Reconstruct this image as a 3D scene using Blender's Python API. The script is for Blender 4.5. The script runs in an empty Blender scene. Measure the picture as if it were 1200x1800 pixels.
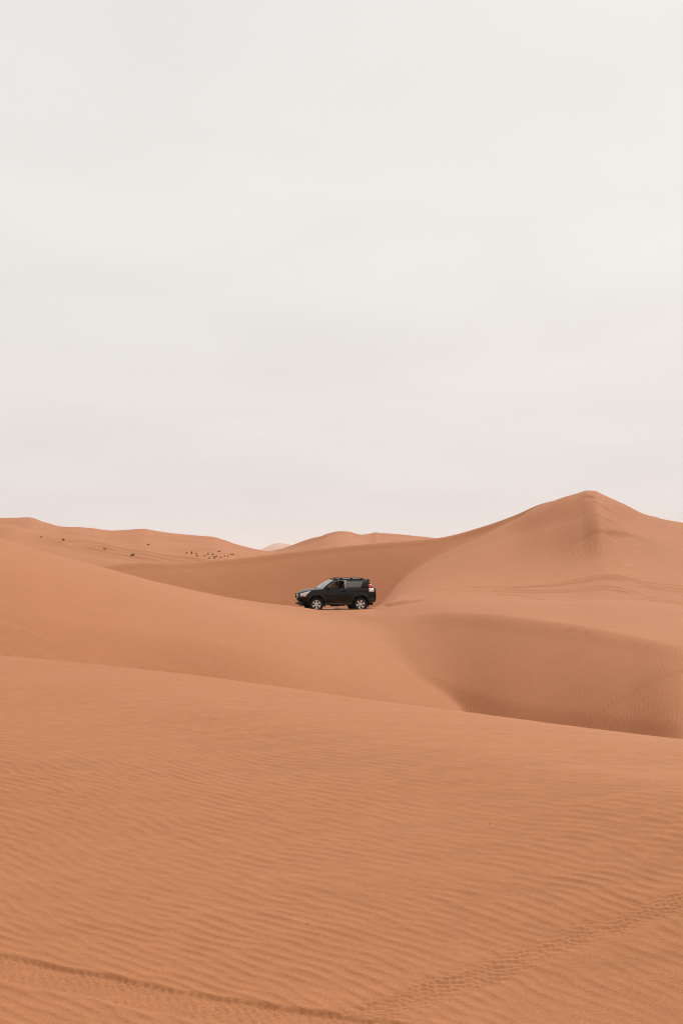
import bpy, bmesh, math, random
import numpy as np
from mathutils import Vector, Matrix

R = math.radians
scene = bpy.context.scene
COL = scene.collection

# ------------------------------------------------------------------ camera
EYE = 1.4            # eye height over the foreground dune, metres
F = 2500.0           # focal length in pixels of the 1200 x 1800 photograph (50 mm on 36 mm)
HOR = 1000.0         # row of the true horizon
cam_d = bpy.data.cameras.new('camera')
cam_d.sensor_fit = 'VERTICAL'
cam_d.sensor_height = 36.0
cam_d.sensor_width = 24.0
cam_d.lens = 50.0
cam_d.shift_y = (HOR - 900.0) / 1800.0
cam_d.clip_start = 0.1
cam_d.clip_end = 20000.0
cam = bpy.data.objects.new('camera', cam_d)
COL.objects.link(cam)
cam.location = (0, 0, EYE)
cam.rotation_euler = (R(90), 0, 0)
scene.camera = cam

# ------------------------------------------------------------------ light
SUN_EL, SUN_AZ = 42.0, 32.0        # degrees above horizon, degrees right of the view direction
EXPOSURE = 1.0
SUN_STRENGTH = 1.5
SKY_STRENGTH = 0.1
sun_d = bpy.data.lights.new('sun', 'SUN')
sun_d.energy = SUN_STRENGTH
sun_d.angle = R(24)
sun_d.color = (1.0, 0.97, 0.93)
sun = bpy.data.objects.new('sun', sun_d)
COL.objects.link(sun)
sdir = Vector((math.sin(R(SUN_AZ)) * math.cos(R(SUN_EL)), math.cos(R(SUN_AZ)) * math.cos(R(SUN_EL)), math.sin(R(SUN_EL))))
sun.location = sdir * 60
sun.rotation_euler = sdir.to_track_quat('Z', 'Y').to_euler()

world = bpy.data.worlds.new('World')
scene.world = world
world.use_nodes = True
wt = world.node_tree
for n in list(wt.nodes):
    wt.nodes.remove(n)
wo = wt.nodes.new('ShaderNodeOutputWorld')
bg = wt.nodes.new('ShaderNodeBackground')
bg.inputs['Strength'].default_value = SKY_STRENGTH
sky = wt.nodes.new('ShaderNodeTexSky')
sky.sky_type = 'NISHITA'
sky.sun_disc = False
sky.sun_elevation = R(SUN_EL)
sky.sun_rotation = R(SUN_AZ)
sky.dust_density = 4.0
geo = wt.nodes.new('ShaderNodeTexCoord')
sep = wt.nodes.new('ShaderNodeSeparateXYZ')
wt.links.new(geo.outputs['Generated'], sep.inputs[0])
ramp = wt.nodes.new('ShaderNodeValToRGB')          # overcast layer: warm dusty horizon to creamy white overhead
ramp.color_ramp.interpolation = 'EASE'
e = ramp.color_ramp.elements
SK = 0.475
e[0].position = 0.0;  e[0].color = (0.755 * SK, 0.730 * SK, 0.735 * SK, 1)
e[1].position = 1.0;  e[1].color = (0.97 * SK, 0.955 * SK, 0.92 * SK, 1)
x_ = e.new(0.14); x_.color = (0.825 * SK, 0.797 * SK, 0.772 * SK, 1)
x_ = e.new(0.24); x_.color = (0.868 * SK, 0.848 * SK, 0.810 * SK, 1)
x_ = e.new(0.36); x_.color = (0.845 * SK, 0.820 * SK, 0.788 * SK, 1)
wt.links.new(sep.outputs['Z'], ramp.inputs['Fac'])
# thin cloud mottling, laid out on a flat cloud layer high above the place
addz = wt.nodes.new('ShaderNodeMath'); addz.operation = 'ADD'; addz.inputs[1].default_value = 0.12
wt.links.new(sep.outputs['Z'], addz.inputs[0])
mx = wt.nodes.new('ShaderNodeMath'); mx.operation = 'MAXIMUM'; mx.inputs[1].default_value = 0.05
wt.links.new(addz.outputs[0], mx.inputs[0])
dx = wt.nodes.new('ShaderNodeMath'); dx.operation = 'DIVIDE'
dy = wt.nodes.new('ShaderNodeMath'); dy.operation = 'DIVIDE'
wt.links.new(sep.outputs['X'], dx.inputs[0]); wt.links.new(mx.outputs[0], dx.inputs[1])
wt.links.new(sep.outputs['Y'], dy.inputs[0]); wt.links.new(mx.outputs[0], dy.inputs[1])
cmb = wt.nodes.new('ShaderNodeCombineXYZ')
wt.links.new(dx.outputs[0], cmb.inputs[0]); wt.links.new(dy.outputs[0], cmb.inputs[1])
cn = wt.nodes.new('ShaderNodeTexNoise')
cn.inputs['Scale'].default_value = 1.5
cn.inputs['Detail'].default_value = 4.0
cn.inputs['Roughness'].default_value = 0.5
cn.inputs['Distortion'].default_value = 0.5
wt.links.new(cmb.outputs[0], cn.inputs['Vector'])
cr = wt.nodes.new('ShaderNodeMapRange')
cr.inputs['From Min'].default_value = 0.3; cr.inputs['From Max'].default_value = 0.7
cr.inputs['To Min'].default_value = 9.68; cr.inputs['To Max'].default_value = 10.32
wt.links.new(cn.outputs['Fac'], cr.inputs['Value'])
vm = wt.nodes.new('ShaderNodeVectorMath'); vm.operation = 'SCALE'
wt.links.new(ramp.outputs['Color'], vm.inputs[0]); wt.links.new(cr.outputs[0], vm.inputs['Scale'])
mixs = wt.nodes.new('ShaderNodeMix'); mixs.data_type = 'RGBA'
mixs.inputs['Factor'].default_value = 0.04
wt.links.new(vm.outputs[0], mixs.inputs[6]); wt.links.new(sky.outputs[0], mixs.inputs[7])
wt.links.new(mixs.outputs[2], bg.inputs['Color'])
wt.links.new(bg.outputs[0], wo.inputs['Surface'])

scene.view_settings.view_transform = 'Standard'
scene.view_settings.look = 'None'
scene.view_settings.exposure = EXPOSURE
scene.view_settings.gamma = 1.0
scene.view_settings.use_curve_mapping = False
scene.render.engine = 'CYCLES'
scene.cycles.use_denoising = True
scene.cycles.filter_width = 1.1
scene.cycles.max_bounces = 6
scene.cycles.volume_bounces = 1

# ------------------------------------------------------------------ materials
def new_mat(name):
    m = bpy.data.materials.new(name)
    m.use_nodes = True
    t = m.node_tree
    b = t.nodes['Principled BSDF']
    return m, t, b

def simple(name, col, rough=0.5, metal=0.0, coat=0.0, spec=0.5, var=0.0, scale=6.0):
    m, t, b = new_mat(name)
    b.inputs['Base Color'].default_value = (*col, 1)
    b.inputs['Roughness'].default_value = rough
    b.inputs['Metallic'].default_value = metal
    b.inputs['Specular IOR Level'].default_value = spec
    b.inputs['Coat Weight'].default_value = coat
    if var > 0:
        tc = t.nodes.new('ShaderNodeTexCoord')
        nz = t.nodes.new('ShaderNodeTexNoise'); nz.inputs['Scale'].default_value = scale; nz.inputs['Detail'].default_value = 5
        t.links.new(tc.outputs['Object'], nz.inputs['Vector'])
        mp = t.nodes.new('ShaderNodeMapRange')
        mp.inputs['From Min'].default_value = 0.3; mp.inputs['From Max'].default_value = 0.7
        mp.inputs['To Min'].default_value = 1 - var; mp.inputs['To Max'].default_value = 1 + var
        t.links.new(nz.outputs['Fac'], mp.inputs['Value'])
        vs = t.nodes.new('ShaderNodeVectorMath'); vs.operation = 'SCALE'
        vs.inputs[0].default_value = col
        t.links.new(mp.outputs[0], vs.inputs['Scale'])
        t.links.new(vs.outputs[0], b.inputs['Base Color'])
    return m

SAND = (0.394, 0.158, 0.069)
def sand_material():
    m, t, b = new_mat('sand')
    tc = t.nodes.new('ShaderNodeTexCoord')
    def noise(scale, detail=4, rough=0.5):
        n = t.nodes.new('ShaderNodeTexNoise')
        n.inputs['Scale'].default_value = scale; n.inputs['Detail'].default_value = detail; n.inputs['Roughness'].default_value = rough
        t.links.new(tc.outputs['Object'], n.inputs['Vector'])
        return n
    def mr(node, lo, hi, a=0.3, bb=0.7):
        p = t.nodes.new('ShaderNodeMapRange')
        p.inputs['From Min'].default_value = a; p.inputs['From Max'].default_value = bb
        p.inputs['To Min'].default_value = lo; p.inputs['To Max'].default_value = hi
        t.links.new(node.outputs['Fac'], p.inputs['Value'])
        return p
    def mul(a, bb):
        p = t.nodes.new('ShaderNodeMath'); p.operation = 'MULTIPLY'
        t.links.new(a.outputs[0], p.inputs[0]); t.links.new(bb.outputs[0], p.inputs[1])
        return p
    grain = mr(noise(150.0, 2, 0.8), 0.80, 1.20)
    blot = mr(noise(7.0, 6, 0.65), 0.945, 1.055)
    big = mr(noise(0.06, 3, 0.5), 0.96, 1.04)
    mpn = t.nodes.new('ShaderNodeMapping'); mpn.inputs['Rotation'].default_value = (0, 0, R(38)); mpn.inputs['Scale'].default_value = (0.5, 4.5, 1.0)
    t.links.new(tc.outputs['Object'], mpn.inputs['Vector'])
    nst = noise(1.0, 5, 0.6); t.links.new(mpn.outputs[0], nst.inputs['Vector'])
    streak = mr(nst, 0.965, 1.035)
    k = mul(mul(mul(grain, blot), big), streak)
    hue = mr(noise(0.5, 4, 0.55), 0.0, 1.0)
    mc = t.nodes.new('ShaderNodeMix'); mc.data_type = 'RGBA'
    mc.inputs[6].default_value = (SAND[0] * 0.985, SAND[1] * 0.98, SAND[2] * 0.94, 1)
    mc.inputs[7].default_value = (SAND[0] * 1.01, SAND[1] * 1.02, SAND[2] * 1.06, 1)
    t.links.new(hue.outputs[0], mc.inputs['Factor'])
    vs = t.nodes.new('ShaderNodeVectorMath'); vs.operation = 'SCALE'
    t.links.new(mc.outputs[2], vs.inputs[0]); t.links.new(k.outputs[0], vs.inputs['Scale'])
    t.links.new(vs.outputs[0], b.inputs['Base Color'])
    b.inputs['Roughness'].default_value = 0.9
    b.inputs['Specular IOR Level'].default_value = 0.15
    bump = t.nodes.new('ShaderNodeBump')
    bump.inputs['Strength'].default_value = 0.35
    bump.inputs['Distance'].default_value = 0.006
    b2 = t.nodes.new('ShaderNodeBump'); b2.inputs['Strength'].default_value = 0.35; b2.inputs['Distance'].default_value = 0.025
    t.links.new(nst.outputs['Fac'], b2.inputs['Height'])
    t.links.new(b2.outputs[0], bump.inputs['Normal'])
    t.links.new(noise(60.0, 4, 0.7).outputs['Fac'], bump.inputs['Height'])
    t.links.new(bump.outputs[0], b.inputs['Normal'])
    return m
M_SAND = sand_material()

# ------------------------------------------------------------------ terrain: a union of dunes
def pchip_slopes(x, y):
    h = np.diff(x); d = np.diff(y) / h
    n = len(x); m = np.zeros(n)
    for i in range(1, n - 1):
        if d[i - 1] * d[i] > 0:
            w1 = 2 * h[i] + h[i - 1]; w2 = h[i] + 2 * h[i - 1]
            m[i] = (w1 + w2) / (w1 / d[i - 1] + w2 / d[i])
    m[0] = d[0]; m[-1] = d[-1]
    return m

def pchip(x, y, q):
    x = np.asarray(x, float); y = np.asarray(y, float); q = np.asarray(q, float)
    m = pchip_slopes(x, y)
    qq = np.clip(q, x[0], x[-1])
    i = np.clip(np.searchsorted(x, qq, side='right') - 1, 0, len(x) - 2)
    h = x[i + 1] - x[i]; t = (qq - x[i]) / h
    t2 = t * t; t3 = t2 * t
    return (2 * t3 - 3 * t2 + 1) * y[i] + (t3 - 2 * t2 + t) * h * m[i] + (-2 * t3 + 3 * t2) * y[i + 1] + (t3 - t2) * h * m[i + 1]

def PZ(py, Y):
    return EYE - (py - HOR) / F * Y

class Dune:
    """feature lines of one dune: each a list of (bearing u, depth Y, height Z); profile along the depth is a monotone cubic"""
    def __init__(self, feats):
        self.f = [np.array(sorted(a), float) for a in feats]
    def column(self, u, Y):
        ys, zs = [], []
        for a in self.f:
            ys.append(float(pchip(a[:, 0], a[:, 1], u))); zs.append(float(pchip(a[:, 0], a[:, 2], u)))
        for k in range(1, len(ys)):
            ys[k] = max(ys[k], ys[k - 1] + 0.3)
        return pchip(ys, zs, Y)

def line(*pts):       # (u, py, Y) measured on the photograph at an estimated depth -> (u, Y, Z)
    return [(u, Y, PZ(py, Y)) for u, py, Y in pts]
def flat(*pts):
    return list(pts)
def off(l, dY, dZ):
    return [(u, Y + dY, Z + dZ) for u, Y, Z in l]

DEEP = -9.0
# 1 the dune the photographer stands on
fgc = [(-700, 1105), (0, 1153.5), (300, 1186), (460, 1208), (650, 1234), (800, 1252), (1000, 1280), (1200, 1306), (1900, 1390)]
ZC = 0.15
fg = [(u, (EYE - ZC) * F / (p - HOR), ZC) for u, p in fgc]
d_fg = Dune([flat((-700, 0.2, -0.40), (1900, 0.2, -0.40)),
             flat((-700, 2.6, -0.62), (1900, 2.6, -0.62)),
             flat((-700, 5.0, -0.42), (1900, 5.0, -0.42)),
             [(u, Y * 0.5 + 1.6, -0.02 - 0.012 * (12 - min(Y, 20))) for u, Y, Z in fg],
             [(u, Y * 0.8, ZC + 0.035) for u, Y, Z in fg],
             fg, off(fg, 2.0, -0.22), off(fg, 4.5, -1.3), off(fg, 9.0, -4.2), off(fg, 60, -7), off(fg, 12000, -7)])
# 2 the smooth dune on the left, its crest running down to the saddle where the car stands
lc = line((-700, 800, 46), (0, 943, 58), (50, 957, 60), (100, 971, 61), (180, 993, 63), (250, 1013, 65), (300, 1025.5, 67), (350, 1037, 69), (400, 1048, 71),
          (470, 1060, 74), (530, 1067.5, 76), (570, 1071.5, 76.7), (640, 1073, 77), (700, 1082, 77), (800, 1105, 76), (1000, 1160, 75), (1900, 1200, 75))
d_left = Dune([flat((-700, 1, DEEP), (1900, 1, DEEP)),
               flat((-700, 24, -2.6), (0, 33, -2.3), (300, 38, -2.7), (450, 38.5, -3.0), (530, 39, -3.4), (700, 41, -4.0), (800, 42, -4.5), (1000, 42, -5.5), (1900, 42, -6)),
               flat((-700, 29, 0.2), (0, 39.5, 0.12), (300, 44, -0.52), (450, 45, -1.05), (530, 46, -1.58), (600, 47, -2.05), (700, 46.5, -2.74), (800, 47, -3.15), (1000, 47, -4.5), (1900, 47, -5.5)),
               flat((-700, 36, 3.0), (0, 46.5, 1.72), (300, 51, 0.22), (450, 52.5, -0.55), (530, 54, -1.12), (600, 55, -1.55), (700, 55, -2.14), (800, 56, -2.75), (1000, 56, -4), (1900, 56, -5)),
               off(lc, -2.5, -0.10), lc, off(lc, 3.0, -0.35), off(lc, 8.0, -2.0), off(lc, 16, -5.0), off(lc, 60, -8), off(lc, 4000, -8)])
# 3 the great peaked dune on the right, with the bowl in front of it
rfoot = flat((-700, 60, -8), (400, 66, -5), (600, 64, -2.6), (640, 58, -2.35), (720, 50.5, -2.85), (800, 47, -3.3), (900, 42, -3.5), (1000, 39, -3.4), (1100, 36, -3.15), (1200, 33, -2.8), (1900, 27, -2.4))
rrim = line((-700, 1500, 80), (400, 1120, 80), (600, 1080, 75), (660, 1084, 70.5), (720, 1084, 67), (800, 1080, 61), (900, 1082, 55), (1000, 1093, 50), (1100, 1112, 45.8), (1200, 1134, 42), (1900, 1230, 36))
def between(fa, fb, ty, tz):
    out = []
    for u, Y, Z in fa:
        yb = float(pchip([q[0] for q in fb], [q[1] for q in fb], u)); zb = float(pchip([q[0] for q in fb], [q[2] for q in fb], u))
        out.append((u, Y + ty * (yb - Y), Z + tz * (zb - Z)))
    return out
rlow = between(rfoot, rrim, 0.2, 0.28)
rhigh = between(rfoot, rrim, 0.74, 0.81)
rplat = line((-700, 1300, 96), (400, 1130, 90), (600, 1085, 82), (660, 1070, 82), (700, 1054, 85), (800, 1047, 86), (900, 1049, 84), (1000, 1052, 80), (1060, 1048, 79), (1130, 1052, 78), (1200, 1060, 75), (1900, 1090, 70))
rmid = line((-700, 1300, 104), (400, 1130, 98), (600, 1085, 90), (660, 1067, 90), (700, 1044, 95), (740, 1028, 98), (800, 1015, 99), (900, 1004, 100), (960, 996, 100), (1020, 988, 98.8), (1065, 983, 97.8), (1110, 988, 98), (1200, 1002, 97), (1900, 1060, 92))
rup = line((-700, 1300, 112), (400, 1130, 105), (600, 1090, 98), (660, 1067, 97), (700, 1033, 104), (740, 1007, 109), (780, 988, 112), (850, 960, 115), (900, 945, 116), (960, 929, 113.5), (1020, 918, 110), (1052, 911, 108.3), (1075, 913.5, 110.5), (1100, 920, 113.3), (1130, 928, 114.5), (1200, 944, 115), (1900, 1040, 112))
rcr = line((-700, 1300, 120), (400, 1130, 112), (600, 1090, 106), (660, 1069, 104), (700, 1024, 112), (740, 993, 117), (780, 972, 120), (850, 940, 123), (900, 916, 124), (948, 889.5, 124), (990, 873, 123), (1010, 867.5, 122.5), (1022, 864, 122), (1030, 861.8, 121.8), (1044, 862.4, 121.8), (1058, 868.5, 122), (1100, 887, 123), (1130, 902.5, 124), (1165, 913, 126), (1200, 920, 128), (1300, 935, 130), (1900, 1000, 132))
d_right = Dune([flat((-700, 1, DEEP), (1900, 1, DEEP)), off(rfoot, -8, -0.8), rfoot, rlow, rhigh, rrim, rplat, rmid, rup, rcr, off(rcr, 3, -0.6), off(rcr, 22, -7.5), off(rcr, 70, -12), off(rcr, 4000, -14)])
# 4 the long shaded slip face behind the car
cc = line((-700, 1050, 98), (100, 1006, 104), (190, 994.5, 108), (240, 990.5, 110), (300, 990.5, 112), (380, 985, 115), (450, 978, 117), (520, 970, 119), (600, 962, 121), (680, 955, 123),
          (770, 947.5, 126), (850, 927, 128), (900, 909.5, 128), (948, 890, 127), (1035, 872, 132), (1200, 960, 132), (1900, 1050, 132))
d_slip = Dune([flat((-700, 1, DEEP), (1900, 1, DEEP)), [(u, Y - 14.5, Z - 8.2) for u, Y, Z in cc],
               [(u, Y - 1.2, Z - 0.6) for u, Y, Z in cc], cc, off(cc, 1.2, -0.06), off(cc, 30, -2.2), off(cc, 60, -4.5), off(cc, 4000, -8)])
# 5 far dunes on the left, a nearer and a farther swell
ec = line((-700, 880, 285), (-150, 903, 295), (0, 909, 300), (30, 908.5, 300), (52, 907.5, 301), (80, 916, 305), (110, 924.5, 308), (130, 925, 309), (160, 928, 310), (200, 933.5, 312), (225, 933, 313), (252, 931.5, 314),
          (275, 935, 315), (300, 938.5, 316), (340, 941.5, 318), (372, 944, 319), (392, 949, 319), (415, 958, 320), (445, 965.5, 322), (480, 972, 322), (520, 986, 322), (600, 1010, 322), (1900, 1100, 322))
d_far = Dune([flat((-700, 1, DEEP), (1900, 1, DEEP)), flat((-700, 150, -4), (500, 150, -4), (1900, 150, -6)),
              [(u, 215 + 0.0 * Y, 0.48 * Z + 0.15) for u, Y, Z in ec], [(u, 265 + 0.0 * Y, 0.80 * Z - 0.1) for u, Y, Z in ec],
              off(ec, -6, -0.25), ec, off(ec, 8, -0.4), off(ec, 70, -6), off(ec, 160, -14), off(ec, 4000, -18)])
e2 = line((-700, 925, 215), (0, 921, 222), (60, 932, 226), (130, 943, 230), (200, 952, 234), (260, 962, 237), (320, 975, 240), (370, 985, 240), (430, 1000, 240), (600, 1050, 240), (1900, 1100, 240))
d_swell = Dune([flat((-700, 1, DEEP), (1900, 1, DEEP)), flat((-700, 150, -4), (1900, 150, -5)), [(u, 190 + 0 * Y, 0.45 * Z - 0.2) for u, Y, Z in e2], e2, off(e2, 14, -1.0), off(e2, 40, -4.5), off(e2, 90, -9), off(e2, 4000, -14)])
# 6 the flat-topped hill in the middle distance
hc = line((-700, 1100, 330), (380, 995, 330), (440, 977, 330), (500, 963, 330), (540, 951, 322), (560, 943.5, 316), (575, 938, 312), (598, 934, 310), (612, 935, 310), (626, 938.8, 314), (640, 941, 318), (652, 940.6, 322), (661, 939, 323), (668, 940.5, 323),
          (700, 941.3, 326), (740, 944, 328), (775, 948, 330), (830, 958, 330), (1000, 990, 330), (1900, 1100, 330))
d_hill = Dune([flat((-700, 1, DEEP), (1900, 1, DEEP)), flat((-700, 160, -5), (1900, 160, -5)), [(u, 235 + 0 * Y, 0.42 * Z) for u, Y, Z in hc], [(u, Y - 10, 0.9 * Z) for u, Y, Z in hc], hc, off(hc, 12, -0.7), off(hc, 80, -8), off(hc, 180, -16), off(hc, 4000, -18)])
# 7 the pale dune far away
pc = line((-700, 1010, 9000), (380, 985, 9000), (440, 970, 9000), (456, 967, 9000), (472, 960, 9000), (488, 955, 9000), (500, 956.5, 9000), (520, 960, 9000), (545, 967, 9000), (600, 985, 9000), (1900, 1000, 9000))
d_pale = Dune([flat((-700, 1, DEEP), (1900, 1, DEEP)), flat((-700, 7000, -8), (1900, 7000, -8)), pc, off(pc, 1500, -190), off(pc, 9000, -200)])
DUNES = [(d_fg, 0.0), (d_left, 0.0), (d_right, 0.0), (d_slip, 0.0), (d_far, 0.0), (d_swell, 0.0), (d_hill, 0.0), (d_pale, 0.0)]

def hash2(ix, iy, seed):
    h = (ix.astype(np.int64) * 374761393 + iy.astype(np.int64) * 668265263 + seed * 1442695041) & 0xFFFFFFFF
    h = ((h ^ (h >> 13)) * 1274126177) & 0xFFFFFFFF
    h = h ^ (h >> 16)
    return h
def perlin(x, y, seed=0):
    ix = np.floor(x); iy = np.floor(y); fx = x - ix; fy = y - iy
    def g(ax, ay, px, py):
        a = (hash2(ax, ay, seed) & 1023) * (2 * math.pi / 1024)
        return np.cos(a) * px + np.sin(a) * py
    u = fx * fx * fx * (fx * (fx * 6 - 15) + 10); v = fy * fy * fy * (fy * (fy * 6 - 15) + 10)
    a = g(ix, iy, fx, fy); b = g(ix + 1, iy, fx - 1, fy); c = g(ix, iy + 1, fx, fy - 1); d = g(ix + 1, iy + 1, fx - 1, fy - 1)
    return ((a + (b - a) * u) + ((c + (d - c) * u) - (a + (b - a) * u)) * v) * 1.5

def column_height(u, Y):
    zs = [d.column(u, Y) for d, _ in DUNES]
    z = zs[0]
    k = np.interp(Y, [0, 46, 62, 80, 200, 400], [0.05, 0.09, 0.28, 0.28, 0.4, 1.0])         # softness of the seams between dunes
    kk = 2.0
    h = np.clip(0.5 + 0.5 * (zs[3] - zs[2]) / kk, 0, 1)       # the peaked dune rolls softly into the slip face
    zs[2] = zs[2] + (zs[3] - zs[2]) * h + kk * h * (1 - h) * np.clip((Y - 80) / 15, 0, 1)
    for w in zs[1:]:
        h = np.clip(0.5 + 0.5 * (w - z) / k, 0, 1)
        z = z + (w - z) * h + k * h * (1 - h)
    return np.maximum(z, -7.0)

CAR_U, CAR_Y = 589.0, 78.6
CAR_X = (CAR_U - 600) / F * CAR_Y
CAR_Z = -0.925
def base_grid(theta, r):
    """smooth dune heights for every bearing in theta (radians, right positive) and every radius in r"""
    out = np.zeros((len(theta), len(r)))
    lim = math.atan(1290 / F)
    edge = {}
    for i, th in enumerate(theta):
        if abs(th) <= lim:
            out[i] = column_height(600 + F * math.tan(th), r * math.cos(th))
        else:
            for s in (-1, 1):
                if s not in edge:
                    edge[s] = column_height(600 + s * F * math.tan(lim), r * math.cos(lim))
            a = (abs(th) - lim) / (math.pi - lim)
            w = 0.5 * a
            w = w * w * (3 - 2 * w)
            s = 1 if th > 0 else -1
            out[i] = edge[s] * (1 - w) + edge[-s] * w
    return out

# periodic ripple field: narrow-band random waves, so crests fork and end as wind ripples do
def ripple_tile(n, size, wl, spread_k, spread_a, angle, seed):
    rng = np.random.default_rng(seed)
    k = np.fft.fftfreq(n, size / n)
    kx, ky = np.meshgrid(k, k, indexing='ij')
    kr = np.hypot(kx, ky) + 1e-9
    ka = np.arctan2(ky, kx) - angle
    ka = (ka + math.pi) % (2 * math.pi) - math.pi
    amp = np.exp(-0.5 * ((kr - 1 / wl) / (spread_k / wl)) ** 2 - 0.5 * (ka / spread_a) ** 2)
    sp = amp * np.exp(2j * math.pi * rng.random((n, n)))
    f = np.fft.ifft2(sp)
    a = np.abs(f); ph = np.angle(f)
    a = a / a.mean()
    return ph.astype(np.float32), a.astype(np.float32)
def sample(tile, size, x, y):
    n = tile.shape[0]
    gx = (x / size * n) % n; gy = (y / size * n) % n
    ix = np.floor(gx).astype(int) % n; iy = np.floor(gy).astype(int) % n
    fx = gx - np.floor(gx); fy = gy - np.floor(gy)
    i1 = (ix + 1) % n; j1 = (iy + 1) % n
    return (tile[ix, iy] * (1 - fx) + tile[i1, iy] * fx) * (1 - fy) + (tile[ix, j1] * (1 - fx) + tile[i1, j1] * fx) * fy
def ripple_height_tile(n, size, wl, sk, sa, ang, seed, skew=0.55):
    ph, a = ripple_tile(n, size, wl, sk, sa, ang, seed)
    p = ph + skew * np.cos(ph)             # a gentle windward and a steeper lee side
    w = 0.5 + 0.5 * np.cos(p)
    w = w ** 2.2
    return (w - w.mean()) * np.clip(a, 0, 1.35) ** 0.7
TILE_A = 24.0
# foreground: crests run left to right, falling slightly toward the right
ang_fg = math.radians(90 - 46)
T_FG = ripple_height_tile(1536, TILE_A, 0.072, 0.15, 0.19, ang_fg, 3)
T_FG2 = ripple_height_tile(1536, TILE_A, 0.20, 0.28, 0.36, ang_fg + 0.08, 11)
TILE_B = 24.0
T_BW = ripple_height_tile(1536, TILE_B, 0.125, 0.14, 0.18, math.atan2(0.18, 1.0), 5)

def polyline_dist(x, y, pts):
    """signed distance across and length along a polyline"""
    best = np.full(x.shape, 1e9); side = np.zeros(x.shape); along = np.zeros(x.shape)
    L = 0.0
    for (x0, y0), (x1, y1) in zip(pts[:-1], pts[1:]):
        dx_, dy_ = x1 - x0, y1 - y0
        ll = math.hypot(dx_, dy_)
        t = np.clip(((x - x0) * dx_ + (y - y0) * dy_) / (ll * ll), 0, 1)
        qx = x - (x0 + t * dx_); qy = y - (y0 + t * dy_)
        d = np.hypot(qx, qy)
        m = d < best
        best = np.where(m, d, best)
        side = np.where(m, np.sign(dx_ * qy - dy_ * qx), side)
        along = np.where(m, L + t * ll, along)
        L += ll
    return best * side, along
def smooth_line(pts, n=60):
    pts = np.array(pts, float)
    s = np.concatenate([[0], np.cumsum(np.hypot(*np.diff(pts, axis=0).T))])
    q = np.linspace(0, s[-1], n)
    return list(zip(pchip(s, pts[:, 0], q), pchip(s, pts[:, 1], q)))

def ground_pixel(u, py, y0=2.0, y1=400.0):
    """where the line of sight through a spot of the photograph first meets the smooth dunes"""
    Y = np.linspace(y0, y1, 6000)
    z = column_height(u, Y)
    s = z - (EYE - (py - HOR) / F * Y)
    i = int(np.argmax(s > 0)) if (s > 0).any() else len(Y) - 1
    return ((u - 600) / F * Y[i], Y[i], z[i])

# tyre tracks, measured on the photograph
TR_RIGHT = smooth_line([ground_pixel(u, p)[:2] for u, p in ((400, 1870), (650, 1787), (760, 1750), (850, 1717), (950, 1675), (1100, 1627), (1200, 1588), (1320, 1550))])
TR_LEFT = smooth_line([ground_pixel(u, p)[:2] for u, p in ((-250, 1662), (-100, 1682), (0, 1704), (80, 1718), (190, 1741), (330, 1768), (450, 1792), (600, 1815), (800, 1850))])
LEDGE = smooth_line([ground_pixel(u, p)[:2] for u, p in ((780, 1492), (900, 1500), (1050, 1502), (1200, 1504), (1350, 1508))], 12)
MIDTR = [
    ((650, 1068), (700, 1056), (804, 1035), (867, 1032), (950, 1031), (992, 1023), (1054, 1012), (1096, 1015), (1137, 1025), (1200, 1031), (1260, 1036)),
    ((650, 1071), (700, 1062), (804, 1042), (867, 1038), (950, 1040), (1012, 1037), (1062, 1031), (1096, 1035), (1137, 1048), (1200, 1058), (1260, 1066)),
    ((725, 1065), (804, 1051), (867, 1047), (917, 1049), (958, 1055), (1012, 1055), (1054, 1051), (1117, 1052), (1180, 1056)),
    ((867, 1042), (950, 1043), (1020, 1040), (1062, 1036), (1105, 1042), (1150, 1052), (1200, 1060)),
    ((900, 1035), (992, 1029), (1054, 1019), (1096, 1022), (1150, 1035), (1230, 1044)),
    ((990, 1027), (1054, 1016), (1090, 1018), (1140, 1030), (1210, 1037)),
]
MIDTR = [smooth_line([ground_pixel(u, p, 60)[:2] for u, p in tr], 40) for tr in MIDTR]
_c, _s = math.cos(R(12.0)), math.sin(R(12.0))
for sd in (1, -1):                                   # ruts the car has just cut, from its rear wheels back toward the tracks
    wx_, wy_ = CAR_X + 1.23 * _c + sd * 0.79 * _s, CAR_Y + 1.23 * _s - sd * 0.79 * _c
    MIDTR.append(smooth_line([(wx_ - 0.6, wy_ - 0.13), (wx_, wy_), (wx_ + 1.6 * _c, wy_ + 1.6 * _s + 0.1), (wx_ + 3.2, wy_ + 1.4), (wx_ + 5.5, wy_ + 3.6)], 20))
FARTR = [
    ((110, 947), (170, 955), (230, 967), (300, 978), (370, 986)),
    ((120, 952), (180, 962), (240, 973), (300, 983), (340, 988)),
    ((130, 956), (190, 968), (250, 979), (290, 986)),
]
FARTR = [smooth_line([ground_pixel(u, p, 150)[:2] for u, p in tr], 20) for tr in FARTR]

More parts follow.
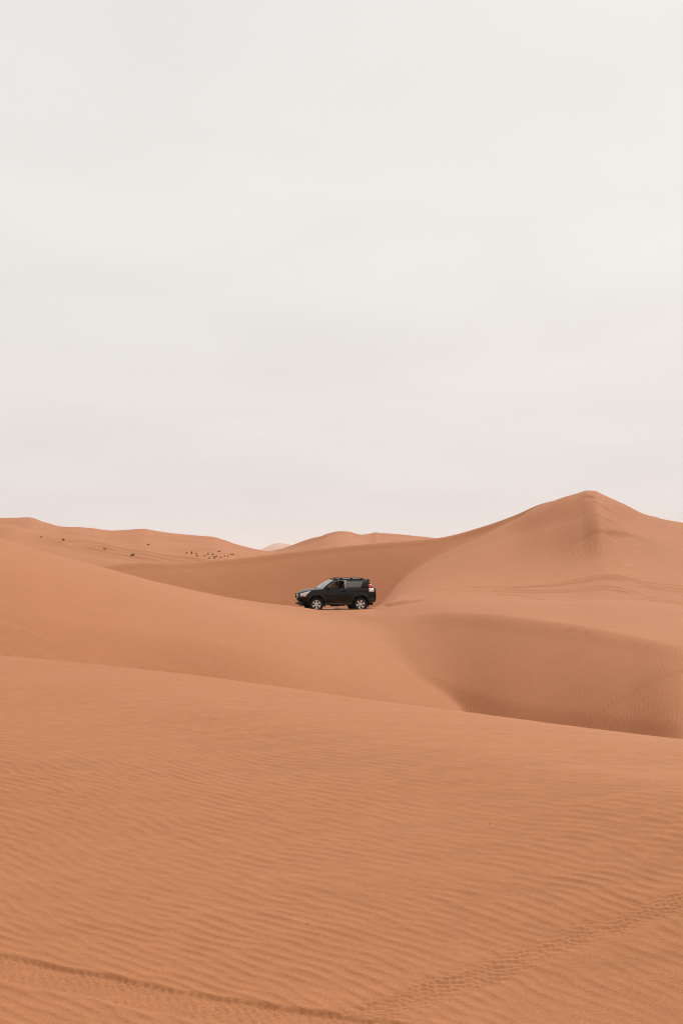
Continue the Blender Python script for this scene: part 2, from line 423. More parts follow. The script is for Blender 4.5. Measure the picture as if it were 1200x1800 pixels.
SCARPS = [([ground_pixel(u, p, 40)[:2] for u, p in pl], A, Ld) for pl, A, Ld in (
    (((1058, 941), (1072, 939), (1088, 940.5), (1106, 938)), 0.13, 1.6),
    (((1022, 874), (1030, 871), (1038, 874), (1048, 878)), 0.07, 0.9),
    (((1050, 889), (1060, 893), (1076, 898)), 0.10, 1.0),
    (((1056, 914), (1066, 919), (1080, 921)), 0.07, 1.0),
    (((1066, 992), (1076, 993.5), (1100, 991)), -0.06, 0.8),
    (((1150, 909), (1162, 912)), 0.08, 0.8),
    (((985, 1107), (1000, 1104), (1012, 1108)), 0.045, 0.35),
    (((1015, 1110), (1028, 1108), (1040, 1114)), 0.05, 0.35),
    (((940, 1098), (950, 1096), (962, 1099)), 0.03, 0.3),
)]
def detail(x, y, r, th):
    """undulations, wind ripples and tyre tracks on top of the smooth dunes"""
    z = np.zeros(x.shape)
    Y = np.maximum(y, 0.1)
    u = 600 + F * x / Y
    # low swells
    z += 0.05 * perlin(x / 6.0, y / 6.0, 1) * np.clip((r - 2) / 6, 0, 1) * (r < 40)
    z += 0.16 * perlin(x / 17 + 3.1, y / 17, 2) * np.clip((r - 25) / 20, 0, 1)
    far = np.clip((r - 85) / 60, 0, 1)
    z += far * ((0.10 + 0.15 * np.clip((r - 140) / 60, 0, 1)) * perlin(x / 13, y / 9, 4) + 0.5 * perlin(x / 38, y / 24, 6) * np.clip((r - 140) / 60, 0, 1))
    vf = np.clip((r - 500) / 400, 0, 1)
    z += vf * (6.0 * perlin(x / 260, y / 180, 7) + 1.2 * perlin(x / 60, y / 40, 9))
    rip = np.zeros(x.shape)
    near = r < 29
    if near.any():
        xs, ys = x[near], y[near]
        wx = xs + 0.18 * perlin(xs / 2.3, ys / 2.3, 21); wy = ys + 0.18 * perlin(xs / 2.3 + 9, ys / 2.3, 22)
        patch = np.clip(0.9 + 0.6 * perlin(xs / 1.7, ys / 1.3, 23), 0.35, 1.3) * (1.0 - 0.5 * np.clip((ys - 7) / 8, 0, 1))
        rp = 0.0044 * sample(T_FG, TILE_A, wx, wy) * patch + 0.0018 * sample(T_FG2, TILE_A, wx, wy)
        rip[near] = rp
    near = (r < 10.5) & (y > 2.5)
    if near.any():
        xs, ys = x[near], y[near]
        rp = rip[near]
        # right track: tread blocks pressed into the ripples
        zz = rp
        d, s = polyline_dist(xs, ys, TR_RIGHT)
        w = 0.115 + 0.014 * perlin(s / 0.3, s * 0 + 0.5, 31)
        inside = np.clip((w - np.abs(d)) / 0.055, 0, 1)
        lug = dashes(xs, ys, 32)
        zz = zz * (1 - 0.55 * inside) + inside * (lug * 0.0095 * np.clip(0.85 + 0.6 * perlin(s / 0.45, d / 0.12, 37), 0.3, 1.2) - 0.003)
        zz += 0.002 * np.exp(-((np.abs(d) - w - 0.03) / 0.035) ** 2)
        # left rut: a wall of pushed-up sand on its far side
        d, s = polyline_dist(xs, ys, TR_LEFT)
        d = d + 0.018 * perlin(s / 0.35, s * 0 + 2.5, 41) + 0.006 * perlin(s / 0.09, s * 0 + 5.5, 43)
        inside = np.clip((0.12 - np.abs(d)) / 0.025, 0, 1)
        zz = zz * (1 - 0.8 * inside) + inside * (tread(s, d, 42) * 0.0055 - 0.006)
        far_wall = np.clip((d - 0.09) / 0.026, 0, 1) * np.exp(-np.clip(d - 0.13, 0, None) / 0.10)
        zz += 0.0085 * far_wall * np.clip(0.9 + 0.5 * perlin(s / 0.25, s * 0 + 7.5, 44), 0.4, 1.3)
        near_edge = np.exp(-((d + 0.15) / 0.03) ** 2)
        zz += 0.003 * near_edge
        d, s = polyline_dist(xs, ys, LEDGE)                 # a low swell on the right, its near side turned to the viewer
        zz += 0.022 * np.tanh(d / 0.22) * np.exp(-np.abs(d) / 0.7) * np.clip(s / 2.0, 0, 1)
        rip[near] = zz
    z += rip
    mid = (r >= 27) & (r < 112) & (u > 560)
    if mid.any():
        xs, ys, us, rs = x[mid], y[mid], u[mid], r[mid]
        wx = xs + 0.9 * perlin(xs / 7, ys / 7, 51) + 0.12 * perlin(xs / 1.5, ys / 1.5, 53); wy = ys + 0.9 * perlin(xs / 7 + 5, ys / 7, 52)
        patch = np.clip(0.7 + 1.2 * perlin(xs / 6, ys / 8, 54), 0.05, 1.3)
        wgt = np.clip((us - 700) / 350, 0, 1) * np.clip((rs - 27) / 3, 0, 1)
        close = np.clip((74 - rs) / 16, 0, 1)
        z[mid] += 0.0145 * sample(T_BW, TILE_B, wx, wy) * np.clip(patch, 0.35, 1.2) * wgt * close
        hi = np.clip((rs - 88) / 8, 0, 1) * np.clip((us - 800) / 120, 0, 1)
        z[mid] += 0.022 * sample(T_BW, TILE_B, wx / 2.8, wy / 2.8) * np.clip(patch, 0.3, 1.0) * hi
    trk = (r > 70) & (r < 110) & (u > 560) & (u < 1350)
    if trk.any():
        xs, ys = x[trk], y[trk]
        zz = np.zeros(xs.shape)
        for i, tr in enumerate(MIDTR):
            d, s = polyline_dist(xs, ys, tr)
            a = np.abs(d)
            zz -= (0.035 + 0.03 * perlin(s / 2.5, s * 0 + i, 60 + i)) * np.exp(-(a / 0.18) ** 2)
            zz += 0.024 * np.exp(-((a - 0.36) / 0.16) ** 2)
        z[trk] += zz
    trk = (r > 180) & (r < 330) & (u > 60) & (u < 430)
    if trk.any():
        xs, ys = x[trk], y[trk]
        zz = np.zeros(xs.shape)
        for i, tr in enumerate(FARTR):
            d, s = polyline_dist(xs, ys, tr)
            zz -= 0.16 * np.exp(-(d / 0.9) ** 2)
            zz += 0.12 * np.exp(-((np.abs(d) - 1.6) / 0.8) ** 2)
        z[trk] += zz
    sc_ = (r > 40) & (r < 135) & (u > 780) & (u < 1250)
    if sc_.any():                                    # small slumps and ledges where the crusted face has slid
        xs, ys = x[sc_], y[sc_]
        zz = np.zeros(xs.shape)
        for pts, A, Ld in SCARPS:
            d, s = polyline_dist(xs, ys, pts)
            end = np.clip(np.minimum(s, s.max() - s) / 0.8, 0, 1) if s.size else 1
            zz += A * end * np.tanh(d / 0.12) * np.exp(-np.abs(d) / Ld)
        z[sc_] += zz
    # the level spot pressed flat under the car's wheels is part of car_pad()
    return z

def dashes(x, y, seed):
    """short lug prints lying across the line of travel"""
    q = x / 0.030 + 0.5 * perlin(x / 0.2, y / 0.2, seed)
    cx = np.floor(q)
    ph = (hash2(cx.astype(int), cx.astype(int) * 0 + 5, seed) & 255) / 255.0
    p = y / 0.040 + ph + 0.45 * perlin(x / 0.10, y / 0.07, seed + 2)
    w = np.clip(np.sin(2 * math.pi * p) * 1.5, -1, 1)
    return 0.5 * w * np.sin(math.pi * (q - cx)) ** 0.6 * np.clip(0.95 + 0.45 * perlin(x / 0.12, y / 0.15, seed + 1), 0.5, 1.25)

def tread(s, d, seed):
    row = np.floor((d + 0.2) / 0.028)
    sh = (hash2(row.astype(int), row.astype(int) * 0 + 3, seed) & 255) / 255.0
    p = s / 0.046 + sh + 1.6 * np.abs(d) + 0.55 * perlin(s / 0.09, d / 0.04, seed)
    w = np.sin(2 * math.pi * p)
    q = np.sin(math.pi * ((d + 0.2) / 0.028 % 1.0)) ** 0.5
    return np.clip(w * 1.4, -1, 1) * 0.5 * q * np.clip(0.8 + 0.7 * perlin(s / 0.2, d / 0.1, seed + 1), 0.2, 1.2)

def car_pad(x, y, z):
    d = np.hypot((x - CAR_X) / 1.25, (y - (CAR_Y + 0.3)) / 0.85)
    w = np.clip((4.2 - d) / 1.6, 0, 1)
    w = w * w * (3 - 2 * w)
    return z * (1 - w) + (CAR_Z + 0.045 + 0.03 * perlin(x / 0.9, y / 0.6, 77)) * w

def build_ground():
    verts, faces = [], []
    nv = 0
    def axis(segments):
        out = [segments[0][0]]
        for a, b, step in segments:
            n = max(1, int(round((b - a) / step)))
            out += list(np.linspace(a, b, n + 1)[1:])
        return np.array(out)
    def bearings(px_step, dense=None):
        u = [(-560, -240, 9.0), (-240, 0, 3.4)]
        if dense:
            u += [(0, dense[0], px_step), (dense[0], 1215, dense[1])]
        else:
            u += [(0, 1215, px_step)]
        u += [(1215, 1440, 3.4), (1440, 1760, 9.0)]
        us = axis(u)
        th = np.arctan((us - 600) / F)
        right = np.concatenate([np.linspace(th[-1], math.pi, 34)[1:]])
        left = np.linspace(-math.pi, th[0], 34)[:-1]
        return np.concatenate([left, th, right])
    rings = [
        (bearings(2.5), axis([(0.4, 3.4, 0.25), (3.4, 4.0, 0.03), (4.0, 7.0, 0.0095), (7.0, 10.0, 0.018), (10.0, 14.0, 0.025), (14.0, 20.5, 0.027), (20.5, 22.0, 0.06), (22.0, 28.0, 0.15)])),
        (bearings(2.6, (640, 1.25)), axis([(27.9, 60, 0.17), (60, 74.05, 0.2)])),
        (bearings(2.2), axis([(74.0, 112.0, 0.12), (112, 132, 0.22), (132, 180, 1.2), (180, 345, 0.75), (345, 480, 8), (480, 1000, 26), (1000, 7000, 200), (7000, 11000, 100)])),
    ]
    for th, r in rings:
        z = base_grid(th, r)
        T, RR = np.meshgrid(th, r, indexing='ij')
        x = np.sin(T) * RR; y = np.cos(T) * RR
        z = car_pad(x, y, z) + detail(x, y, RR, T)
        n, m = z.shape
        verts.append(np.stack([x, y, z], -1).reshape(-1, 3))
        i, j = np.meshgrid(np.arange(n - 1), np.arange(m - 1), indexing='ij')
        a = (i * m + j).ravel() + nv
        faces.append(np.stack([a, a + m, a + m + 1, a + 1], -1))
        nv += n * m
    # disc under the photographer's feet
    th, r = rings[0]
    m = len(r)
    c = np.array([[0, 0, verts[0][0, 2]]])
    verts.append(c)
    V = np.concatenate(verts); Q = np.concatenate(faces)
    ring0 = np.arange(len(th)) * m
    tri = np.stack([np.full(len(th) - 1, nv), ring0[1:], ring0[:-1]], -1)
    me = bpy.data.meshes.new('sand_dunes')
    me.vertices.add(len(V)); me.vertices.foreach_set('co', V.astype(np.float32).ravel())
    loops = np.concatenate([Q[:, ::-1].ravel(), tri[:, ::-1].ravel()]).astype(np.int32)
    # counter-clockwise seen from above
    starts = np.concatenate([np.arange(len(Q)) * 4, len(Q) * 4 + np.arange(len(tri)) * 3]).astype(np.int32)
    totals = np.concatenate([np.full(len(Q), 4), np.full(len(tri), 3)]).astype(np.int32)
    me.loops.add(len(loops)); me.loops.foreach_set('vertex_index', loops)
    me.polygons.add(len(starts)); me.polygons.foreach_set('loop_start', starts); me.polygons.foreach_set('loop_total', totals)
    me.polygons.foreach_set('use_smooth', np.ones(len(starts), bool))
    me.update(calc_edges=True)
    me.validate()
    o = bpy.data.objects.new('sand_dunes', me)
    COL.objects.link(o)
    me.materials.append(M_SAND)
    o['kind'] = 'structure'
    o['label'] = 'rippled orange sand dunes reaching to the horizon'
    return o
ground = build_ground()

# ------------------------------------------------------------------ air
def build_haze():
    bm = bmesh.new()
    bmesh.ops.create_cube(bm, size=1.0)
    me = bpy.data.meshes.new('haze'); bm.to_mesh(me); bm.free()
    o = bpy.data.objects.new('haze', me); COL.objects.link(o)
    o.scale = (22600, 22600, 230); o.location = (0, 0, 230 / 2 - 30)
    m = bpy.data.materials.new('haze'); m.use_nodes = True
    t = m.node_tree
    for n in list(t.nodes): t.nodes.remove(n)
    out = t.nodes.new('ShaderNodeOutputMaterial'); v = t.nodes.new('ShaderNodeVolumePrincipled')
    v.inputs['Color'].default_value = (0.97, 0.95, 0.94, 1)
    v.inputs['Density'].default_value = HAZE
    v.inputs['Anisotropy'].default_value = 0.2
    t.links.new(v.outputs[0], out.inputs['Volume'])
    me.materials.append(m)
    o['kind'] = 'stuff'; o['label'] = 'thin dusty haze over the desert'
    return o
HAZE = 0.00007
build_haze()

# ------------------------------------------------------------------ the off-road car
def obj(name, bm, mat, parent=None, smooth=True):
    me = bpy.data.meshes.new(name)
    bm.normal_update()
    bm.to_mesh(me); bm.free()
    if smooth:
        for p in me.polygons: p.use_smooth = True
    o = bpy.data.objects.new(name, me); COL.objects.link(o)
    me.materials.append(mat)
    o.parent = parent
    return o
def grid(bm, P, close_u=False, close_v=False):
    n, m = len(P), len(P[0])
    V = [[bm.verts.new(P[i][j]) for j in range(m)] for i in range(n)]
    for i in range(n if close_u else n - 1):
        for j in range(m if close_v else m - 1):
            a, b, c, d = V[i][j], V[(i + 1) % n][j], V[(i + 1) % n][(j + 1) % m], V[i][(j + 1) % m]
            if len({a, b, c, d}) == 4:
                try: bm.faces.new((a, b, c, d))
                except ValueError: pass
    return V
def box(bm, lo, hi, bev=0.0, mat4=None):
    r = bmesh.ops.create_cube(bm, size=1.0)
    sx, sy, sz = hi[0] - lo[0], hi[1] - lo[1], hi[2] - lo[2]
    for v in r['verts']:
        v.co = Vector((lo[0] + (v.co.x + .5) * sx, lo[1] + (v.co.y + .5) * sy, lo[2] + (v.co.z + .5) * sz))
    if bev > 0:
        es = {e for v in r['verts'] for e in v.link_edges}
        rb = bmesh.ops.bevel(bm, geom=list(es), offset=bev, segments=2, affect='EDGES')
        vs = {v for f in rb['faces'] for v in f.verts}
        r['verts'] = list(vs)
    if mat4 is not None:
        bmesh.ops.transform(bm, matrix=mat4, verts=[v for v in r['verts'] if v.is_valid])
    return r
def tube(bm, pts, rad, seg=8, cap=True):
    pts = [Vector(p) for p in pts]
    rads = rad if isinstance(rad, (list, tuple)) else [rad] * len(pts)
    rings = []
    for i, p in enumerate(pts):
        a = pts[max(i - 1, 0)]; b = pts[min(i + 1, len(pts) - 1)]
        t = (b - a).normalized()
        up = Vector((0, 0, 1)) if abs(t.z) < 0.9 else Vector((0, 1, 0))
        s = t.cross(up).normalized(); w = s.cross(t)
        rings.append([bm.verts.new(p + (s * math.cos(2 * math.pi * k / seg) + w * math.sin(2 * math.pi * k / seg)) * rads[i]) for k in range(seg)])
    for a, b in zip(rings[:-1], rings[1:]):
        for k in range(seg):
            bm.faces.new((a[k], a[(k + 1) % seg], b[(k + 1) % seg], b[k]))
    if cap:
        bm.faces.new(rings[0][::-1]); bm.faces.new(rings[-1])
def lathe(bm, prof, seg=32, axis='Y'):
    """prof: (radius, offset along the axle)"""
    P = []
    for k in range(seg):
        a = 2 * math.pi * k / seg
        P.append([(math.cos(a) * r, y, math.sin(a) * r) for r, y in prof])
    return grid(bm, P, close_u=True)
def solid(bm, thick):
    fs = list(bm.faces)
    bmesh.ops.recalc_face_normals(bm, faces=fs)
    bmesh.ops.solidify(bm, geom=fs, thickness=thick)

# --- materials of the car
def paint():
    m, t, b = new_mat('black_paint')
    tc = t.nodes.new('ShaderNodeTexCoord')
    sp = t.nodes.new('ShaderNodeSeparateXYZ'); t.links.new(tc.outputs['Object'], sp.inputs[0])
    n1 = t.nodes.new('ShaderNodeTexNoise'); n1.inputs['Scale'].default_value = 5.0; n1.inputs['Detail'].default_value = 6
    t.links.new(tc.outputs['Object'], n1.inputs['Vector'])
    low = t.nodes.new('ShaderNodeMapRange')                       # road dust thrown up by the wheels
    low.inputs['From Min'].default_value = 0.72; low.inputs['From Max'].default_value = 0.42
    low.inputs['To Min'].default_value = 0.0; low.inputs['To Max'].default_value = 0.9
    t.links.new(sp.outputs['Z'], low.inputs['Value'])
    nm = t.nodes.new('ShaderNodeMapRange'); nm.inputs['From Min'].default_value = 0.45; nm.inputs['From Max'].default_value = 0.75
    t.links.new(n1.outputs['Fac'], nm.inputs['Value'])
    mm = t.nodes.new('ShaderNodeMath'); mm.operation = 'MULTIPLY'
    t.links.new(low.outputs[0], mm.inputs[0]); t.links.new(nm.outputs[0], mm.inputs[1])
    ad = t.nodes.new('ShaderNodeMath'); ad.operation = 'MULTIPLY_ADD'; ad.inputs[1].default_value = 0.04; 
    t.links.new(nm.outputs[0], ad.inputs[0]); t.links.new(mm.outputs[0], ad.inputs[2])
    mx_ = t.nodes.new('ShaderNodeMix'); mx_.data_type = 'RGBA'
    mx_.inputs[6].default_value = (0.0042, 0.0054, 0.0044, 1); mx_.inputs[7].default_value = (0.10, 0.062, 0.036, 1)
    t.links.new(ad.outputs[0], mx_.inputs['Factor'])
    t.links.new(mx_.outputs[2], b.inputs['Base Color'])
    b.inputs['Roughness'].default_value = 0.38
    b.inputs['Specular IOR Level'].default_value = 0.06
    b.inputs['Coat Weight'].default_value = 0.42; b.inputs['Coat Roughness'].default_value = 0.07
    return m
M_PAINT = paint()
M_PLASTIC = simple('black_plastic', (0.006, 0.006, 0.006), 0.6, spec=0.25, var=0.3)
M_UNDER = simple('underbody_black', (0.004, 0.0037, 0.0035), 0.9, spec=0.15, var=0.3)
M_DUSTY = simple('dusty_plastic', (0.05, 0.032, 0.02), 0.8, var=0.45, scale=9)
M_RUBBER = simple('tyre_rubber', (0.009, 0.008, 0.0075), 0.85, spec=0.2, var=0.35, scale=12)
M_ALLOY = simple('alloy', (0.66, 0.65, 0.63), 0.35, metal=0.3, var=0.06)
M_CHROME = simple('chrome', (0.6, 0.6, 0.6), 0.18, metal=1.0)
M_STEEL = simple('steel', (0.10, 0.095, 0.09), 0.5, metal=0.6, var=0.2)
M_SEAT = simple('seat_fabric', (0.02, 0.019, 0.018), 0.9, var=0.2)
M_GREY = simple('grey_trim', (0.22, 0.22, 0.21), 0.5, var=0.1)
M_RED = simple('red_lens', (0.55, 0.012, 0.02), 0.15, coat=0.6)
M_WHITE = simple('clear_lens', (0.85, 0.85, 0.84), 0.12, coat=0.7)
def lens():
    m, t, b = new_mat('headlight_lens')
    b.inputs['Base Color'].default_value = (0.6, 0.58, 0.55, 1); b.inputs['Roughness'].default_value = 0.12
    b.inputs['Metallic'].default_value = 0.35; b.inputs['Coat Weight'].default_value = 1.0
    return m
M_LENS = lens()
M_AMBER = simple('amber_lens', (0.55, 0.25, 0.10), 0.2, coat=0.6)
def glass(name, tint, alpha, dust_sheen):
    """a tinted pane with a film of desert dust"""
    m, t, b = new_mat(name)
    tr = t.nodes.new('ShaderNodeBsdfTransparent'); tr.inputs[0].default_value = (*tint, 1)
    mix = t.nodes.new('ShaderNodeMixShader')
    tc = t.nodes.new('ShaderNodeTexCoord')
    n1 = t.nodes.new('ShaderNodeTexNoise'); n1.inputs['Scale'].default_value = 3.0; n1.inputs['Detail'].default_value = 6
    t.links.new(tc.outputs['Object'], n1.inputs['Vector'])
    mp = t.nodes.new('ShaderNodeMapRange'); mp.inputs['From Min'].default_value = 0.3; mp.inputs['From Max'].default_value = 0.7
    mp.inputs['To Min'].default_value = max(0, alpha - 0.06); mp.inputs['To Max'].default_value = min(1, alpha + 0.06)
    t.links.new(n1.outputs['Fac'], mp.inputs['Value'])
    b.inputs['Base Color'].default_value = (*dust_sheen, 1)
    b.inputs['Roughness'].default_value = 0.16
    b.inputs['Specular IOR Level'].default_value = 0.8
    b.inputs['Coat Weight'].default_value = 1.0; b.inputs['Coat Roughness'].default_value = 0.03
    t.links.new(mp.outputs[0], mix.inputs[0])
    t.links.new(tr.outputs[0], mix.inputs[1]); t.links.new(b.outputs[0], mix.inputs[2])
    t.links.new(mix.outputs[0], t.nodes['Material Output'].inputs['Surface'])
    return m
M_GLASS_DARK = glass('dusty_tinted_glass', (0.05, 0.05, 0.05), 0.95, (0.065, 0.062, 0.055))
M_GLASS_FRONT = glass('windscreen_glass', (0.75, 0.8, 0.78), 0.62, (0.5, 0.51, 0.5))  # pale base colour stands in for the bright sky mirrored in the pane
M_GLASS_FAR = glass('lightly_tinted_glass', (0.42, 0.43, 0.42), 0.10, (0.1, 0.1, 0.1))

car = bpy.data.objects.new('car', None); COL.objects.link(car)
YAW = 12.0
# car axes: +x forward, +y its left side (toward the camera), z up; x = 0 at the front axle
WB = 2.455; TYRE_R = 0.385
TRACK = 0.79
ARCH_R = 0.475
def half_width(x):
    w = 0.925
    if x > 0.30:
        t = (x - 0.30) / 0.62
        w = 0.925 - 0.40 * t ** 2.3
    if x < -2.75:
        t = (-2.75 - x) / 0.62
        w = 0.925 - 0.16 * t ** 2.2
    return w
def belt(x):
    return float(pchip([-3.4, -3.0, -2.0, -1.0, -0.45, 0.0, 0.4, 0.75, 0.95], [1.27, 1.275, 1.25, 1.235, 1.22, 1.19, 1.135, 1.04, 0.965], x))
def sill(x):
    z = float(pchip([-3.4, -3.0, -2.6, -0.5, 0.3, 0.62, 0.95], [0.60, 0.52, 0.44, 0.44, 0.46, 0.60, 0.72], x))
    for c in (0.0, -WB):
        d = abs(x - c)
        if d < ARCH_R:
            z = max(z, TYRE_R + 0.03 + math.sqrt(max(ARCH_R ** 2 - d * d, 0)) * 1.0)
    return z
def side_y(x, z):
    """outer skin of the car's side"""
    w = half_width(x)
    b = belt(x)
    t = (z - 0.42) / (b - 0.42)
    prof = float(pchip([-0.3, 0.0, 0.18, 0.30, 0.55, 0.80, 0.93, 1.0], [-0.10, -0.055, -0.03, -0.022, 0.0, -0.008, -0.035, -0.085], t))
    y = w + prof * min(1.0, w / 0.9)
    for c in (0.0, -WB):                                            # flared arches
        d = math.hypot(x - c, z - TYRE_R - 0.03)
        if z > 0.3:
            y += 0.030 * math.exp(-((d - ARCH_R) / 0.075) ** 2)
    # raised shoulder over the rear wheel
    y += 0.020 * math.exp(-((z - 1.17) / 0.05) ** 2) * min(max((-1.75 - x) / 0.4, 0), 1)
    return y
STAX = sorted(set([round(v, 4) for v in np.concatenate([
    np.linspace(-3.33, 0.92, 66), [c + s * ARCH_R * k for c in (0, -WB) for s in (-1, 1) for k in (0.9995, 0.97, 0.9, 0.8)],
    [c + s * (ARCH_R + 0.004) for c in (0, -WB) for s in (-1, 1)]])]))
DOOR = (-1.69, -0.53)
def side_panel(bm, s, xs, zlo, zhi, off_, nz=12):
    P = []
    for x in xs:
        a, b = zlo(x), zhi(x)
        P.append([(x, s * (side_y(x, a + (b - a) * k / nz) + off_), a + (b - a) * k / nz) for k in range(nz + 1)])
    grid(bm, P)
def patch(bm, s, outline, off_, n=6):
    """a thin piece that follows the body side: outline is four corner points (x, z) in order"""
    (a, b, c, d) = [Vector((p[0], 0, p[1])) for p in outline]
    P = []
    for i in range(n + 1):
        row = []
        for j in range(n + 1):
            u, v = i / n, j / n
            p = (a * (1 - u) + b * u) * (1 - v) + (d * (1 - u) + c * u) * v
            row.append((p.x, s * (side_y(p.x, p.z) + off_), p.z))
        P.append(row)
    grid(bm, P)

# body shell: two sides with wheel arches, inner floor, firewall
bm = bmesh.new()
for s in (1, -1):
    side_panel(bm, s, STAX, sill, belt, 0.0)
    P = []                                          # arch and sill returns turned inward
    for x in STAX:
        a = sill(x); y = side_y(x, a)
        P.append([(x, s * y, a), (x, s * (y - 0.03), a + 0.004), (x, s * (y - 0.10), a + 0.02)])
    grid(bm, P)
body = obj('body', bm, M_PAINT, car)
bm = bmesh.new()                                    # hood
P = []
for i in range(13):
    x = 0.935 - i / 12 * (0.935 + 0.36)
    row = []
    for j in range(17):
        v = j / 16 * 2 - 1
        w = side_y(min(x, 0.92), belt(min(x, 0.92)))
        xx = x - 0.05 * abs(v) ** 3 * (i < 3) + (0.22 * (1 - v * v) * (i / 12) ** 2)
        crown = 0.055 * (1 - abs(v) ** 2.5) + (0.012 if abs(v) < 0.45 else 0) * min(i / 3, 1)
        row.append((xx, v * (w + 0.002), belt(min(x, 0.92)) + crown - (0.03 if i == 0 else 0)))
    P.append(row)
grid(bm, P)
hood = obj('hood', bm, M_PAINT, car)
for y in (-0.5, 0.5):
    bm = bmesh.new()
    box(bm, (-0.02, y - 0.02, 1.245), (0.04, y + 0.02, 1.26), 0.004)
    obj('washer_nozzle', bm, M_PLASTIC, hood)

bm = bmesh.new()                                    # floor, firewall and frame
box(bm, (-3.2, -0.72, 0.47), (0.3, 0.72, 0.55), 0.02)
box(bm, (-0.42, -0.78, 0.5), (-0.36, 0.78, 1.18), 0.01)
box(bm, (-3.1, -0.8, 0.55), (-1.95, 0.8, 0.72), 0.02)
for s in (1, -1):
    box(bm, (-3.25, s * 0.46 - 0.05, 0.34), (0.75, s * 0.46 + 0.05, 0.48), 0.01)
obj('chassis', bm, M_UNDER, car)
for c in (0.0, -WB):
    bm = bmesh.new()
    tube(bm, [(c, -0.7, TYRE_R - 0.02), (c, 0.7, TYRE_R - 0.02)], 0.055, 10)
    bmesh.ops.create_icosphere(bm, subdivisions=2, radius=0.16, matrix=Matrix.Translation((c, -0.12, TYRE_R - 0.02)))
    obj('axle', bm, M_UNDER, car)
bm = bmesh.new()
box(bm, (-1.75, 0.12, 0.29), (-0.85, 0.42, 0.45), 0.05)
obj('fuel_tank', bm, M_UNDER, car)
bm = bmesh.new()
tube(bm, [(-0.4, -0.2, 0.36), (-1.6, -0.25, 0.33), (-2.2, -0.35, 0.4), (-2.9, -0.5, 0.42), (-3.3, -0.55, 0.38)], 0.035, 8)
tube(bm, [(-1.0, -0.25, 0.34), (-1.5, -0.25, 0.33)], 0.09, 10)
obj('exhaust', bm, M_STEEL, car)
for s in (1, -1):
    for c in (0.0, -WB):
        bm = bmesh.new()                            # wheel-arch liner
        P = []
        for k in range(15):
            a = math.pi * (-0.08 + 1.16 * k / 14)
            P.append([(c + math.cos(a) * 0.47, s * (0.895 - 0.02), TYRE_R + 0.03 + math.sin(a) * 0.47), (c + math.cos(a) * 0.47, s * 0.50, TYRE_R + 0.03 + math.sin(a) * 0.47)])
        grid(bm, P)
        V = [bm.verts.new((c + math.cos(math.pi * (-0.08 + 1.16 * k / 14)) * 0.47, s * 0.505, TYRE_R + 0.03 + math.sin(math.pi * (-0.08 + 1.16 * k / 14)) * 0.47)) for k in range(15)]
        bm.faces.new(V)
        obj('arch_liner', bm, M_UNDER, car)

